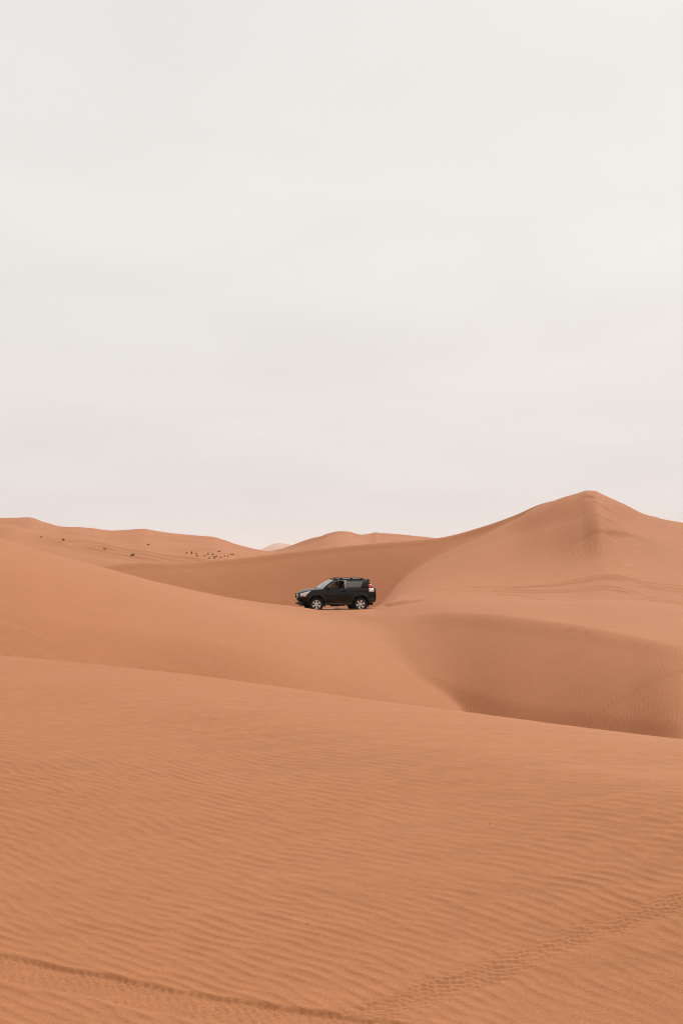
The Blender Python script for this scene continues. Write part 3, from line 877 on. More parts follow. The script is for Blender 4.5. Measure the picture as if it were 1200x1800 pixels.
# doors (each with handle, moulding, mirror)
for s in (1, -1):
    bm = bmesh.new()
    xs = np.linspace(DOOR[0], DOOR[1], 22)
    side_panel(bm, s, xs, lambda x: 0.475, lambda x: belt(x) - 0.002, 0.007)
    solid(bm, 0.006)
    door = obj('door', bm, M_PAINT, car)
    bm = bmesh.new()
    patch(bm, s, [(-1.64, 0.60), (-0.60, 0.60), (-0.60, 0.645), (-1.64, 0.645)], 0.022); solid(bm, 0.014)
    obj('side_moulding', bm, M_PLASTIC, door)
    bm = bmesh.new()
    tube(bm, [(-1.63, s * (side_y(-1.63, 1.1) + 0.012), 1.10), (-1.60, s * (side_y(-1.6, 1.1) + 0.045), 1.105), (-1.48, s * (side_y(-1.48, 1.1) + 0.05), 1.105), (-1.40, s * (side_y(-1.4, 1.1) + 0.012), 1.10)], [0.016, 0.02, 0.02, 0.014], 8)
    obj('door_handle', bm, M_PLASTIC, door)
    bm = bmesh.new()
    patch(bm, s, [(-1.66, 1.05), (-1.37, 1.05), (-1.37, 1.13), (-1.66, 1.13)], 0.0095); 
    obj('handle_recess', bm, M_UNDER, door)
    bm = bmesh.new()                                # mirror
    r = bmesh.ops.create_uvsphere(bm, u_segments=16, v_segments=10, radius=1.0)
    for v in r['verts']:
        p = v.co
        x = p.x * 0.085 + (0.02 if p.x > 0 else -0.0)
        if p.x < -0.35: x = -0.35 * 0.085
        v.co = Vector((-0.66 + x, s * (1.03 + p.y * 0.125), 1.265 + p.z * 0.105))
    tube(bm, [(-0.62, s * 0.86, 1.20), (-0.64, s * 0.98, 1.21)], 0.035, 8)
    mir = obj('mirror', bm, M_PLASTIC, door)
    bm = bmesh.new()
    box(bm, (-0.694, s * 1.03 - 0.10, 1.185), (-0.690, s * 1.03 + 0.10, 1.345), 0.0)
    obj('mirror_glass', bm, M_CHROME, mir)
    bm = bmesh.new()                                # rocker and side step, dusty
    P = []
    for x in np.linspace(-1.95, -0.49, 16):
        P.append([(x, s * (side_y(x, 0.47) + 0.002), 0.470), (x, s * (side_y(x, 0.44) + 0.016), 0.43), (x, s * (side_y(x, 0.44) + 0.012), 0.375), (x, s * (side_y(x, 0.44) - 0.06), 0.355), (x, s * (side_y(x, 0.44) - 0.2), 0.37)])
    grid(bm, P)
    obj('rocker_panel', bm, M_DUSTY, car)
    for c, d0 in ((0.0, -1), (-WB, -1)):            # mud flaps
        bm = bmesh.new()
        box(bm, (c - 0.475, s * 0.80 - 0.13, 0.24), (c - 0.46, s * 0.80 + 0.11, 0.56), 0.004)
        obj('mud_flap', bm, M_UNDER, car)
    for c in (0.0, -WB):                            # black lip round the arch
        bm = bmesh.new()
        P = []
        for k in range(25):
            a = math.pi * (0.0 + k / 24)
            row = []
            for rr, oo in ((ARCH_R - 0.012, -0.02), (ARCH_R - 0.006, 0.014), (ARCH_R + 0.035, 0.014), (ARCH_R + 0.05, 0.002)):
                x, z = c + math.cos(a) * rr, TYRE_R + 0.03 + math.sin(a) * rr
                row.append((x, s * (side_y(x, z) + oo), z))
            P.append(row)
        grid(bm, P)
        obj('arch_lip', bm, M_PAINT, car)

# cabin above the belt line
def cab_y(x, z):
    t = (z - 1.24) / 0.50
    base = side_y(x, belt(x)) - 0.004
    return base - 0.205 * t - 0.03 * max(t - 0.8, 0) / 0.2
def cab_poly(bm, s, pts, off_, thick, sub=5):
    """a frame piece lying in the cabin's side: quad strips between two polylines (x, z)"""
    A, B = pts
    P = []
    for (xa, za), (xb, zb) in zip(A, B):
        row = []
        for k in range(sub + 1):
            x = xa + (xb - xa) * k / sub; z = za + (zb - za) * k / sub
            row.append((x, s * (cab_y(x, z) + off_), z))
        P.append(row)
    grid(bm, P)
    if thick: solid(bm, thick)
ROOF_EDGE = [(-0.62, 1.46), (-0.80, 1.58), (-1.00, 1.675), (-1.20, 1.725), (-1.65, 1.755), (-2.2, 1.76), (-2.7, 1.745), (-2.95, 1.72)]
for s in (1, -1):
    bm = bmesh.new()                                # A pillar
    cab_poly(bm, s, ([(-0.33, 1.20), (-0.47, 1.33), (-0.66, 1.49), (-0.84, 1.61), (-1.02, 1.69), (-1.20, 1.737)],
                     [(-0.50, 1.20), (-0.585, 1.30), (-0.76, 1.455), (-0.92, 1.565), (-1.06, 1.635), (-1.20, 1.685)]), 0.0, 0.045)
    obj('front_pillar', bm, M_PAINT, car)
    bm = bmesh.new()                                # sill under the glass
    cab_poly(bm, s, ([(-0.50, 1.205), (-1.2, 1.225), (-2.0, 1.24), (-3.02, 1.262)], [(-0.53, 1.255), (-1.2, 1.258), (-2.0, 1.275), (-3.02, 1.30)]), 0.003, 0.03)
    obj('window_sill', bm, M_PAINT, car)
    bm = bmesh.new()                                # rail above the glass
    cab_poly(bm, s, ([(-1.19, 1.742), (-1.65, 1.762), (-2.2, 1.766), (-2.75, 1.75), (-2.93, 1.735)], [(-1.19, 1.684), (-1.65, 1.705), (-2.2, 1.712), (-2.75, 1.70), (-2.93, 1.69)]), -0.002, 0.04)
    obj('roof_rail_panel', bm, M_PAINT, car)
    bm = bmesh.new()                                # B pillar
    cab_poly(bm, s, ([(-1.575, 1.24), (-1.575, 1.40), (-1.575, 1.71)], [(-1.70, 1.24), (-1.70, 1.40), (-1.70, 1.71)]), 0.004, 0.05)
    obj('centre_pillar', bm, M_GREY if s > 0 else M_PAINT, car)
    bm = bmesh.new()                                # rear pillar, leaning forward at its foot
    cab_poly(bm, s, ([(-2.49, 1.27), (-2.56, 1.42), (-2.64, 1.57), (-2.70, 1.71)], [(-3.09, 1.27), (-3.05, 1.42), (-2.99, 1.57), (-2.92, 1.71)]), 0.005, 0.04, 7)
    obj('rear_pillar', bm, M_PAINT, car)
    bm = bmesh.new()                                # rear quarter glass
    cab_poly(bm, s, ([(-1.69, 1.268), (-1.69, 1.40), (-1.69, 1.55), (-1.69, 1.712)], [(-2.50, 1.272), (-2.57, 1.41), (-2.645, 1.56), (-2.71, 1.712)]), -0.006, 0.004, 10)
    obj('quarter_window', bm, M_GLASS_DARK, car)
    bm = bmesh.new()                                # black seal along the slanting edge of the quarter glass
    cab_poly(bm, s, ([(-2.485, 1.27), (-2.56, 1.42), (-2.635, 1.57), (-2.70, 1.715)], [(-2.515, 1.27), (-2.59, 1.42), (-2.665, 1.57), (-2.73, 1.715)]), 0.010, 0.004, 2)
    obj('window_seal', bm, M_PLASTIC, car)
    if s < 0:                                       # far window is wound up; the near one is wound down
        bm = bmesh.new()
        cab_poly(bm, s, ([(-0.585, 1.25), (-0.76, 1.44), (-0.92, 1.56), (-1.08, 1.64), (-1.20, 1.69)], [(-1.58, 1.25), (-1.58, 1.44), (-1.58, 1.56), (-1.58, 1.66), (-1.58, 1.71)]), -0.008, 0.004, 8)
        obj('door_window', bm, M_GLASS_FAR, car)
    else:
        bm = bmesh.new()                            # fixed bright channel down the front of the opening
        cab_poly(bm, s, ([(-0.585, 1.30), (-0.76, 1.455), (-0.92, 1.565), (-1.06, 1.635), (-1.20, 1.685), (-1.58, 1.705)], [(-0.605, 1.29), (-0.775, 1.438), (-0.93, 1.546), (-1.065, 1.615), (-1.20, 1.665), (-1.58, 1.685)]), 0.008, 0.01, 2)
        obj('window_channel', bm, M_GREY, car)
bm = bmesh.new()                                    # roof skin
P = []
for x, z in [(-1.02, 1.69), (-1.10, 1.715), (-1.20, 1.737), (-1.45, 1.752), (-1.65, 1.762), (-2.0, 1.767), (-2.3, 1.765), (-2.6, 1.755), (-2.8, 1.745), (-2.95, 1.73)]:
    row = []
    for j in range(15):
        v = j / 14 * 2 - 1
        y = (cab_y(x, z) + 0.004) * v
        fx = 0.10 * (1 - v * v) * max(0, 1 - (-1.02 - x) / 0.4)
        row.append((x + fx, y, z + 0.055 * (1 - abs(v) ** 2.6)))
    P.append(row)
grid(bm, P); solid(bm, 0.03)
roof = obj('roof', bm, M_PAINT, car)
bm = bmesh.new()                                    # windscreen
P = []
for (x, z) in [(-0.33, 1.205), (-0.47, 1.335), (-0.66, 1.493), (-0.84, 1.612), (-1.02, 1.69)]:
    row = []
    for j in range(15):
        v = j / 14 * 2 - 1
        y = (cab_y(x, z) - 0.004) * v
        t = (z - 1.2) / 0.5
        row.append((x + (0.27 - 0.16 * t) * (1 - abs(v) ** 2.2), y, z + 0.045 * (1 - v * v) * (0.3 + 0.7 * t)))
    P.append(row)
grid(bm, P)
obj('windscreen', bm, M_GLASS_FRONT, car)
bm = bmesh.new()
for y0, y1 in ((0.12, 0.62), (-0.5, 0.05)):
    tube(bm, [(-0.02 - abs(y0) * 0.2, y0, 1.262), (-0.10 - abs(y1) * 0.1, y1, 1.30)], 0.009, 6)
obj('wiper', bm, M_PLASTIC, car)
# roof rack: two side rails on feet and three bars, and a curved wind deflector ahead of it
for s in (1, -1):
    bm = bmesh.new()
    tube(bm, [(-1.30, s * 0.60, 1.77), (-1.38, s * 0.60, 1.815), (-1.6, s * 0.605, 1.832), (-2.2, s * 0.605, 1.836), (-2.62, s * 0.60, 1.815), (-2.74, s * 0.595, 1.765)], [0.012, 0.015, 0.015, 0.015, 0.015, 0.012], 8)
    for x in (-1.42, -2.0, -2.58):
        box(bm, (x - 0.05, s * 0.60 - 0.02, 1.755), (x + 0.05, s * 0.60 + 0.02, 1.825), 0.006)
    obj('roof_rack_rail', bm, M_PLASTIC, roof)
for x in (-1.55, -2.05, -2.5):
    bm = bmesh.new()
    box(bm, (x - 0.03, -0.59, 1.828), (x + 0.03, 0.59, 1.846), 0.007)
    obj('roof_rack_bar', bm, M_STEEL, roof)
bm = bmesh.new()
P = []
for k in range(11):
    v = k / 10 * 2 - 1
    P.append([(-1.02 - 0.08 * v * v, 0.52 * v, 1.822), (-1.10 - 0.06 * v * v, 0.52 * v, 1.848), (-1.20 - 0.05 * v * v, 0.51 * v, 1.856), (-1.25 - 0.05 * v * v, 0.51 * v, 1.846)])
grid(bm, P); solid(bm, 0.010)
for y in (-0.49, -0.2, 0.2, 0.49):
    tube(bm, [(-0.92 - 0.10 * (y / 0.5) ** 2, y, 1.775 - 0.05 * abs(y)), (-1.06 - 0.06 * (y / 0.5) ** 2, y, 1.838)], 0.010, 6)
    tube(bm, [(-1.30, y, 1.78), (-1.23, y, 1.845)], 0.010, 6)
obj('wind_deflector', bm, M_PLASTIC, roof)
bm = bmesh.new()                                    # tailgate spoiler
P = []
for k in range(11):
    v = k / 10 * 2 - 1
    P.append([(-2.90, 0.64 * v, 1.745 + 0.05 * (1 - v * v)), (-3.02, 0.63 * v, 1.742 + 0.045 * (1 - v * v)), (-3.10, 0.61 * v, 1.715 + 0.04 * (1 - v * v)), (-3.03, 0.61 * v, 1.67 + 0.04 * (1 - v * v)), (-2.95, 0.62 * v, 1.69 + 0.04 * (1 - v * v))])
grid(bm, P, close_v=True)
obj('spoiler', bm, M_PLASTIC, roof)
bm = bmesh.new()                                    # tailgate with window and spare wheel
P = []
for x, z in [(-2.94, 1.715), (-3.02, 1.57), (-3.08, 1.42), (-3.12, 1.27), (-3.30, 1.15), (-3.34, 0.9), (-3.33, 0.62)]:
    hw = cab_y(x, z) if z > 1.26 else side_y(-3.2, z)
    P.append([(x - 0.06 * (1 - (j / 6 - 1) ** 2), (j / 6 - 1) * hw, z) for j in range(13)])
grid(bm, P)
tail = obj('tailgate', bm, M_PAINT, car)
bm = bmesh.new()
P = []
for x, z in [(-2.965, 1.69), (-3.03, 1.57), (-3.095, 1.42), (-3.125, 1.32)]:
    P.append([(x - 0.075 * (1 - (j / 6 - 1) ** 2), (j / 6 - 1) * 0.58, z) for j in range(13)])
grid(bm, P)
obj('rear_window', bm, M_GLASS_DARK, tail)
# spare wheel cover
bm = bmesh.new()
V = lathe(bm, [(0.001, -0.10), (0.30, -0.10), (0.365, -0.07), (0.375, 0.0), (0.37, 0.11)], 28)
bmesh.ops.transform(bm, matrix=Matrix.Translation((-3.36, -0.12, 1.0)) @ Matrix.Rotation(R(-90), 4, 'Z'), verts=bm.verts)
obj('spare_wheel_cover', bm, M_PLASTIC, tail)

# bumpers, grille, lamps
bm = bmesh.new()                                    # rear bumper
P = []
for k in range(17):
    v = k / 16 * 2 - 1
    y = 0.915 * v
    x = -3.44 + 0.20 * abs(v) ** 3
    P.append([(x + 0.14, y, 0.74), (x, y, 0.73), (x - 0.015, y, 0.62), (x + 0.02, y, 0.53), (x + 0.16, y * 0.97, 0.49)])
for s, end in ((1, P[-1]), (-1, P[0])):
    pass
full = []
for s in (-1, 1):
    wrap = []
    for x in np.linspace(-2.93, -3.20, 6):
        y = s * (side_y(x, 0.6) + 0.02)
        wrap.append([(x, y - s * 0.03, 0.75), (x, y, 0.73), (x, y + s * 0.005, 0.62), (x, y - s * 0.012, 0.54), (x, y - s * 0.08, 0.50)])
    if s < 0: full += wrap
    else: full += P[1:-1] + wrap[::-1]
grid(bm, full)
obj('rear_bumper', bm, M_PAINT, car)
for s in (-1, 1):
    bm = bmesh.new()
    P = []
    for x in np.linspace(-2.95, -3.2, 6):
        y = s * (side_y(x, 0.6) + 0.016)
        P.append([(x, y, 0.55), (x, y - s * 0.01, 0.50), (x, y - s * 0.10, 0.455 + 0.05 * (-2.95 - x) / 0.25), (x, y - s * 0.3, 0.46)])
    grid(bm, P)
    obj('bumper_corner', bm, M_DUSTY, car)
bm = bmesh.new()                                    # nose panel behind grille, filled dark
P = []
for z, xx in ((1.03, 0.905), (0.86, 0.94), (0.74, 0.93), (0.60, 0.86), (0.44, 0.84)):
    row = []
    for k in range(17):
        v = k / 16 * 2 - 1
        row.append((xx - 0.045 - 0.20 * abs(v) ** 2.6, v * 0.66, z))
    P.append(row)
grid(bm, P)
obj('nose_panel', bm, M_UNDER, car)
bm = bmesh.new()                                    # grille surround
P = []
for k in range(13):
    v = k / 12 * 2 - 1
    x = 0.945 - 0.07 * v * v
    P.append([(x - 0.03, v * 0.43, 0.985), (x, v * 0.43, 0.975), (x + 0.012, v * 0.42, 0.95), (x - 0.01, v * 0.42, 0.935)])
grid(bm, P)
P = []
for k in range(13):
    v = k / 12 * 2 - 1
    x = 0.945 - 0.07 * v * v
    P.append([(x - 0.03, v * 0.38, 0.765), (x + 0.008, v * 0.38, 0.755), (x, v * 0.37, 0.725), (x - 0.04, v * 0.37, 0.72)])
grid(bm, P)
grille = obj('grille', bm, M_GREY, car)
for k in range(7):
    y = (k - 3) * 0.115
    bm = bmesh.new()
    box(bm, (0.905 - 0.07 * (y / .4) ** 2, y - 0.022, 0.76), (0.94 - 0.07 * (y / .4) ** 2, y + 0.022, 0.94), 0.006)
    obj('grille_bar', bm, M_CHROME, grille)
for s in (1, -1):                                   # headlamps wrapping round the corners
    bm = bmesh.new()
    patch(bm, s, [(0.86, 0.82), (0.62, 0.81), (0.33, 1.12), (0.84, 0.985)], 0.006, 10); solid(bm, 0.02)
    hl = obj('headlight', bm, M_LENS, car)
    bm = bmesh.new()
    c = (0.74, s * (side_y(0.74, 0.88) + 0.012), 0.885)
    bmesh.ops.create_uvsphere(bm, u_segments=14, v_segments=8, radius=0.055, matrix=Matrix.Translation(c) @ Matrix.Diagonal((1, 0.4, 1, 1)))
    obj('projector_lamp', bm, M_CHROME, hl)
    bm = bmesh.new()
    patch(bm, s, [(0.66, 0.795), (0.60, 0.80), (0.57, 0.845), (0.655, 0.825)], 0.0095, 4)
    obj('turn_signal', bm, M_AMBER, hl)
    bm = bmesh.new()                                # front bumper corner, broken away under the lamp
    patch(bm, s, [(0.78, 0.62), (0.50, 0.52), (0.50, 0.74), (0.84, 0.76)], 0.004, 8); solid(bm, 0.03)
    obj('bumper_corner', bm, M_UNDER, car)
    bm = bmesh.new()                                # tail lamp, red over clear
    patch(bm, s, [(-2.93, 1.075), (-3.235, 1.075), (-3.19, 1.262), (-2.935, 1.262)], 0.016, 6); solid(bm, 0.03)
    tl = obj('tail_light', bm, M_WHITE, car)
    bm = bmesh.new()
    P = []
    for (xa, za), (xb, zb) in zip([(-2.95, 1.27), (-2.94, 1.36), (-2.925, 1.44), (-2.915, 1.48)], [(-3.16, 1.27), (-3.135, 1.36), (-3.10, 1.44), (-3.085, 1.48)]):
        P.append([(xa + (xb - xa) * k / 5, s * (cab_y(xa + (xb - xa) * k / 5, za) + 0.022 - 0.012 * (k / 5) ** 2), za + (zb - za) * k / 5) for k in range(6)])
    grid(bm, P); solid(bm, 0.03)
    obj('brake_lens', bm, M_RED, tl)
bm = bmesh.new()                                    # bare front beam and the lower lip that is left of the bumper
box(bm, (0.72, -0.62, 0.56), (0.82, 0.62, 0.68), 0.02)
obj('front_beam', bm, M_UNDER, car)
bm = bmesh.new()
P = []
for k in range(17):
    v = k / 16 * 2 - 1
    x = 0.98 - 0.26 * abs(v) ** 2.4; y = 0.78 * v
    P.append([(x - 0.25, y, 0.49), (x - 0.02, y, 0.475), (x, y, 0.44), (x - 0.02, y, 0.385), (x - 0.12, y * 0.97, 0.37), (x - 0.35, y * 0.9, 0.36)])
grid(bm, P)
obj('front_bumper', bm, M_PLASTIC, car)
bm = bmesh.new()
box(bm, (0.05, -0.42, 0.30), (0.75, 0.42, 0.33), 0.01, None)
obj('skid_plate', bm, M_UNDER, car)

# wheels
def wheel_parts():
    t = bmesh.new()
    prof = [(0.225, -0.10), (0.25, -0.125), (0.31, -0.138), (0.355, -0.128), (0.378, -0.105), (TYRE_R, -0.06), (TYRE_R, 0.06), (0.378, 0.105), (0.355, 0.128), (0.31, 0.138), (0.25, 0.125), (0.225, 0.10)]
    lathe(t, prof, 40)
    for k in range(40):                              # tread blocks
        for y0, y1, sh in ((-0.105, -0.045, 0), (-0.03, 0.03, 0.5), (0.045, 0.105, 0)):
            a = 2 * math.pi * (k + sh) / 40
            m4 = Matrix.Rotation(-a, 4, 'Y')
            box(t, (TYRE_R - 0.012, y0, -0.019), (TYRE_R + 0.006, y1, 0.019), 0, m4)
    r = bmesh.new()
    lathe(r, [(0.232, 0.112), (0.243, 0.118), (0.246, 0.108), (0.232, 0.098), (0.222, 0.06), (0.215, -0.1)], 40)
    h = bmesh.new()                                  # hub and six broad spokes
    lathe(h, [(0.0005, 0.105), (0.035, 0.105), (0.042, 0.098), (0.062, 0.096), (0.078, 0.088), (0.082, 0.05)], 24)
    sp = bmesh.new()
    for sgn in (0,):
        prof = [(0.060, 0.048, 0.092), (0.10, 0.036, 0.094), (0.15, 0.038, 0.098), (0.20, 0.058, 0.104), (0.236, 0.075, 0.106)]
        P = []
        for rad, hw, y in prof:
            P.append([(rad, y - 0.03, -hw), (rad, y - 0.004, -hw * 0.92), (rad, y + 0.004, -hw * 0.55), (rad, y, 0), (rad, y + 0.004, hw * 0.55), (rad, y - 0.004, hw * 0.92), (rad, y - 0.03, hw)])
        grid(sp, P)
    br = bmesh.new()
    lathe(br, [(0.0005, 0.02), (0.16, 0.02), (0.165, 0.0), (0.16, -0.02)], 28)
    bk = bmesh.new()
    lathe(bk, [(0.0005, -0.03), (0.216, -0.03)], 24)
    return t, r, h, sp, br, bk
tb, rb_, hb, sb, bb_, kb = wheel_parts()
def mesh(name, bm, mat):
    me = bpy.data.meshes.new(name)
    bmesh.ops.recalc_face_normals(bm, faces=bm.faces)
    bm.to_mesh(me); bm.free()
    for p in me.polygons: p.use_smooth = True
    me.materials.append(mat)
    return me
ME = [mesh('tyre', tb, M_RUBBER), mesh('rim', rb_, M_ALLOY), mesh('hub', hb, M_ALLOY), mesh('spoke', sb, M_ALLOY), mesh('brake_disc', bb_, M_STEEL), mesh('wheel_back', kb, M_UNDER)]
rng = random.Random(4)
for s in (1, -1):
    for c in (0.0, -WB):
        w = bpy.data.objects.new('wheel', ME[0]); COL.objects.link(w)
        w.parent = car
        w.location = (c, s * TRACK, TYRE_R)
        w.rotation_euler = (0, 0, 0 if s > 0 else math.pi)
        spin = R(rng.uniform(0, 60)) if not (s > 0 and c == 0.0) else R(28)
        for nm, me in zip(('rim', 'hub', 'brake_disc', 'wheel_back'), (ME[1], ME[2], ME[4], ME[5])):
            o = bpy.data.objects.new(nm, me); COL.objects.link(o); o.parent = w
        for k in range(6):
            o = bpy.data.objects.new('spoke', ME[3]); COL.objects.link(o); o.parent = w
            o.rotation_euler = (0, spin + k * math.pi / 3, 0)

# cabin inside
bm = bmesh.new()
P = []
for k in range(9):
    y = -0.70 + 1.40 * k / 8
    P.append([(-0.38, y, 1.17), (-0.55, y, 1.20), (-0.66, y, 1.15), (-0.68, y, 1.02), (-0.60, y, 0.8)])
grid(bm, P); solid(bm, 0.02)
obj('dashboard', bm, M_SEAT, car)
for y in (0.38, -0.38):
    bm = bmesh.new()
    box(bm, (-1.50, y - 0.25, 0.68), (-0.98, y + 0.25, 0.84), 0.05)
    seat = obj('seat', bm, M_SEAT, car)
    bm = bmesh.new()
    box(bm, (-0.07, -0.24, 0.0), (0.07, 0.24, 0.60), 0.05, Matrix.Translation((-1.44, y, 0.80)) @ Matrix.Rotation(R(-12), 4, 'Y'))
    obj('seat_back', bm, M_SEAT, seat)
    bm = bmesh.new()
    box(bm, (-0.05, -0.13, 0.0), (0.05, 0.13, 0.17), 0.035, Matrix.Translation((-1.57, y, 1.42)) @ Matrix.Rotation(R(-8), 4, 'Y'))
    obj('headrest', bm, M_SEAT, seat)
bm = bmesh.new()
box(bm, (-2.75, -0.6, 0.72), (-2.25, 0.6, 0.90), 0.05); box(bm, (-2.85, -0.6, 0.85), (-2.68, 0.6, 1.40), 0.05)
obj('rear_seat', bm, M_SEAT, car)
bm = bmesh.new()                                    # steering wheel
SW = Matrix.Translation((-0.76, 0.38, 1.12)) @ Matrix.Rotation(R(-62), 4, 'Y')
P = []
for k in range(24):
    a = 2 * math.pi * k / 24
    P.append([((0.19 + 0.016 * math.cos(b)) * math.cos(a), (0.19 + 0.016 * math.cos(b)) * math.sin(a), 0.016 * math.sin(b)) for b in [2 * math.pi * j / 8 for j in range(8)]])
grid(bm, P, True, True)
for a in (0, 2.2, -2.2):
    tube(bm, [(0, 0, -0.01), (0.185 * math.cos(a), 0.185 * math.sin(a), 0)], 0.016, 6)
bmesh.ops.create_uvsphere(bm, u_segments=12, v_segments=8, radius=0.07, matrix=Matrix.Diagonal((1, 1, 0.4, 1)))
tube(bm, [(0, 0, 0), (0, 0, -0.25)], 0.03, 8)
bmesh.ops.transform(bm, matrix=SW, verts=bm.verts)
obj('steering_wheel', bm, M_PLASTIC, car)

CM = Matrix.Translation((CAR_X, CAR_Y, CAR_Z)) @ Matrix.Rotation(R(180 + YAW), 4, 'Z') @ Matrix.Rotation(R(-0.2), 4, 'Y') @ Matrix.Translation((WB / 2, 0, 0))
car.matrix_world = CM
car['label'] = 'dusty black three-door off-road car with an open driver window on the sand saddle'
car['category'] = 'car'

# ------------------------------------------------------------------ the driver
M_SKIN = simple('skin', (0.16, 0.075, 0.045), 0.6, var=0.1)
M_CLOTH = simple('dark_cloth', (0.014, 0.013, 0.016), 0.9, var=0.3)
M_SCARF = simple('black_headwear', (0.012, 0.011, 0.011), 0.9, var=0.3)
def skin_mesh(name, verts, edges, radii, mat, parent, root=0, sub=2):
    me = bpy.data.meshes.new(name)
    me.from_pydata(verts, edges, [])
    o = bpy.data.objects.new(name, me); COL.objects.link(o)
    md = o.modifiers.new('Skin', 'SKIN'); md.use_smooth_shade = True
    for i, r in enumerate(radii):
        d = me.skin_vertices[0].data[i]
        d.radius = r if isinstance(r, tuple) else (r, r)
        d.use_root = (i == root)
    ms = o.modifiers.new('Subdivision', 'SUBSURF'); ms.levels = sub; ms.render_levels = sub
    me.materials.append(mat)
    o.parent = parent
    return o
V, E, RD = [], [], []
def chain(start, pts):
    p = start
    for co, r in pts:
        V.append(co); RD.append(r)
        if p is not None: E.append((p, len(V) - 1))
        p = len(V) - 1
    return p
PY = 0.38
pel = chain(None, [((-1.36, PY, 0.92), (0.15, 0.12))])
ch = chain(pel, [((-1.38, PY, 1.08), (0.145, 0.11)), ((-1.36, PY, 1.24), (0.165, 0.115)), ((-1.33, PY, 1.31), (0.13, 0.09))])
hd = chain(ch, [((-1.30, PY, 1.385), 0.055), ((-1.285, PY, 1.44), (0.066, 0.07)), ((-1.275, PY, 1.50), (0.082, 0.095)), ((-1.285, PY, 1.56), (0.07, 0.085))])
chain(hd - 1, [((-1.165, PY, 1.485), 0.016)])        # nose
for s in (1, -1):
    chain(hd - 1, [((-1.29, PY + s * 0.088, 1.495), 0.016)])   # ears
    sh = chain(ch - 1, [((-1.34, PY + s * 0.19, 1.26), 0.065), ((-1.22, PY + s * 0.25, 1.06), 0.048), ((-1.02, PY + s * 0.21, 1.10), 0.036), ((-0.96, PY + s * 0.20, 1.125), 0.028)])
    palm = chain(sh, [((-0.915, PY + s * 0.195, 1.15), (0.030, 0.018))])
    for q, (dz, ln) in enumerate(((0.030, 0.9), (0.012, 1.0), (-0.008, 0.95), (-0.026, 0.75))):
        chain(palm, [((-0.885, PY + s * 0.195, 1.15 + dz), 0.009), ((-0.885 + 0.030 * ln, PY + s * 0.18, 1.15 + dz), 0.008), ((-0.885 + 0.032 * ln, PY + s * 0.16, 1.148 + dz), 0.0075)])
    chain(palm, [((-0.92, PY + s * 0.165, 1.175), 0.010), ((-0.895, PY + s * 0.155, 1.18), 0.0085)])
    chain(pel, [((-1.30, PY + s * 0.11, 0.90), 0.085), ((-0.90, PY + s * 0.13, 0.93), 0.062), ((-0.66, PY + s * 0.12, 0.68), 0.045), ((-0.50, PY + s * 0.12, 0.62), 0.038)])
person = skin_mesh('person', V, E, RD, M_SKIN, None)
person['label'] = 'person in dark clothes and black headwear sitting behind the steering wheel'
person['category'] = 'person'
person.matrix_world = CM @ Matrix.Translation((0.10, 0, 0.0))
V, E, RD = [], [], []
pel = chain(None, [((-1.36, PY, 0.91), (0.165, 0.135))])
ch = chain(pel, [((-1.38, PY, 1.08), (0.16, 0.125)), ((-1.36, PY, 1.24), (0.18, 0.13)), ((-1.33, PY, 1.325), (0.12, 0.09))])
for s in (1, -1):
    chain(ch - 1, [((-1.34, PY + s * 0.19, 1.26), 0.08), ((-1.22, PY + s * 0.25, 1.06), 0.062), ((-1.03, PY + s * 0.21, 1.10), 0.048)])
    chain(pel, [((-1.30, PY + s * 0.11, 0.90), 0.10), ((-0.90, PY + s * 0.13, 0.93), 0.076), ((-0.67, PY + s * 0.12, 0.69), 0.058)])
skin_mesh('clothing', V, E, RD, M_CLOTH, person)
bm = bmesh.new()                                     # wrapped headwear
r = bmesh.ops.create_uvsphere(bm, u_segments=20, v_segments=14, radius=1.0)
for v in r['verts']:
    p = v.co.copy()
    z = p.z * 0.125
    x = p.x * 0.118; y = p.y * 0.102
    if p.x > 0.2 and p.z < 0.25: x *= 0.55
    v.co = Vector((-1.305 + x, PY + y, 1.545 + z - (0.06 if p.x < -0.2 and p.z < 0 else 0)))
obj('headwear', bm, M_SCARF, person)

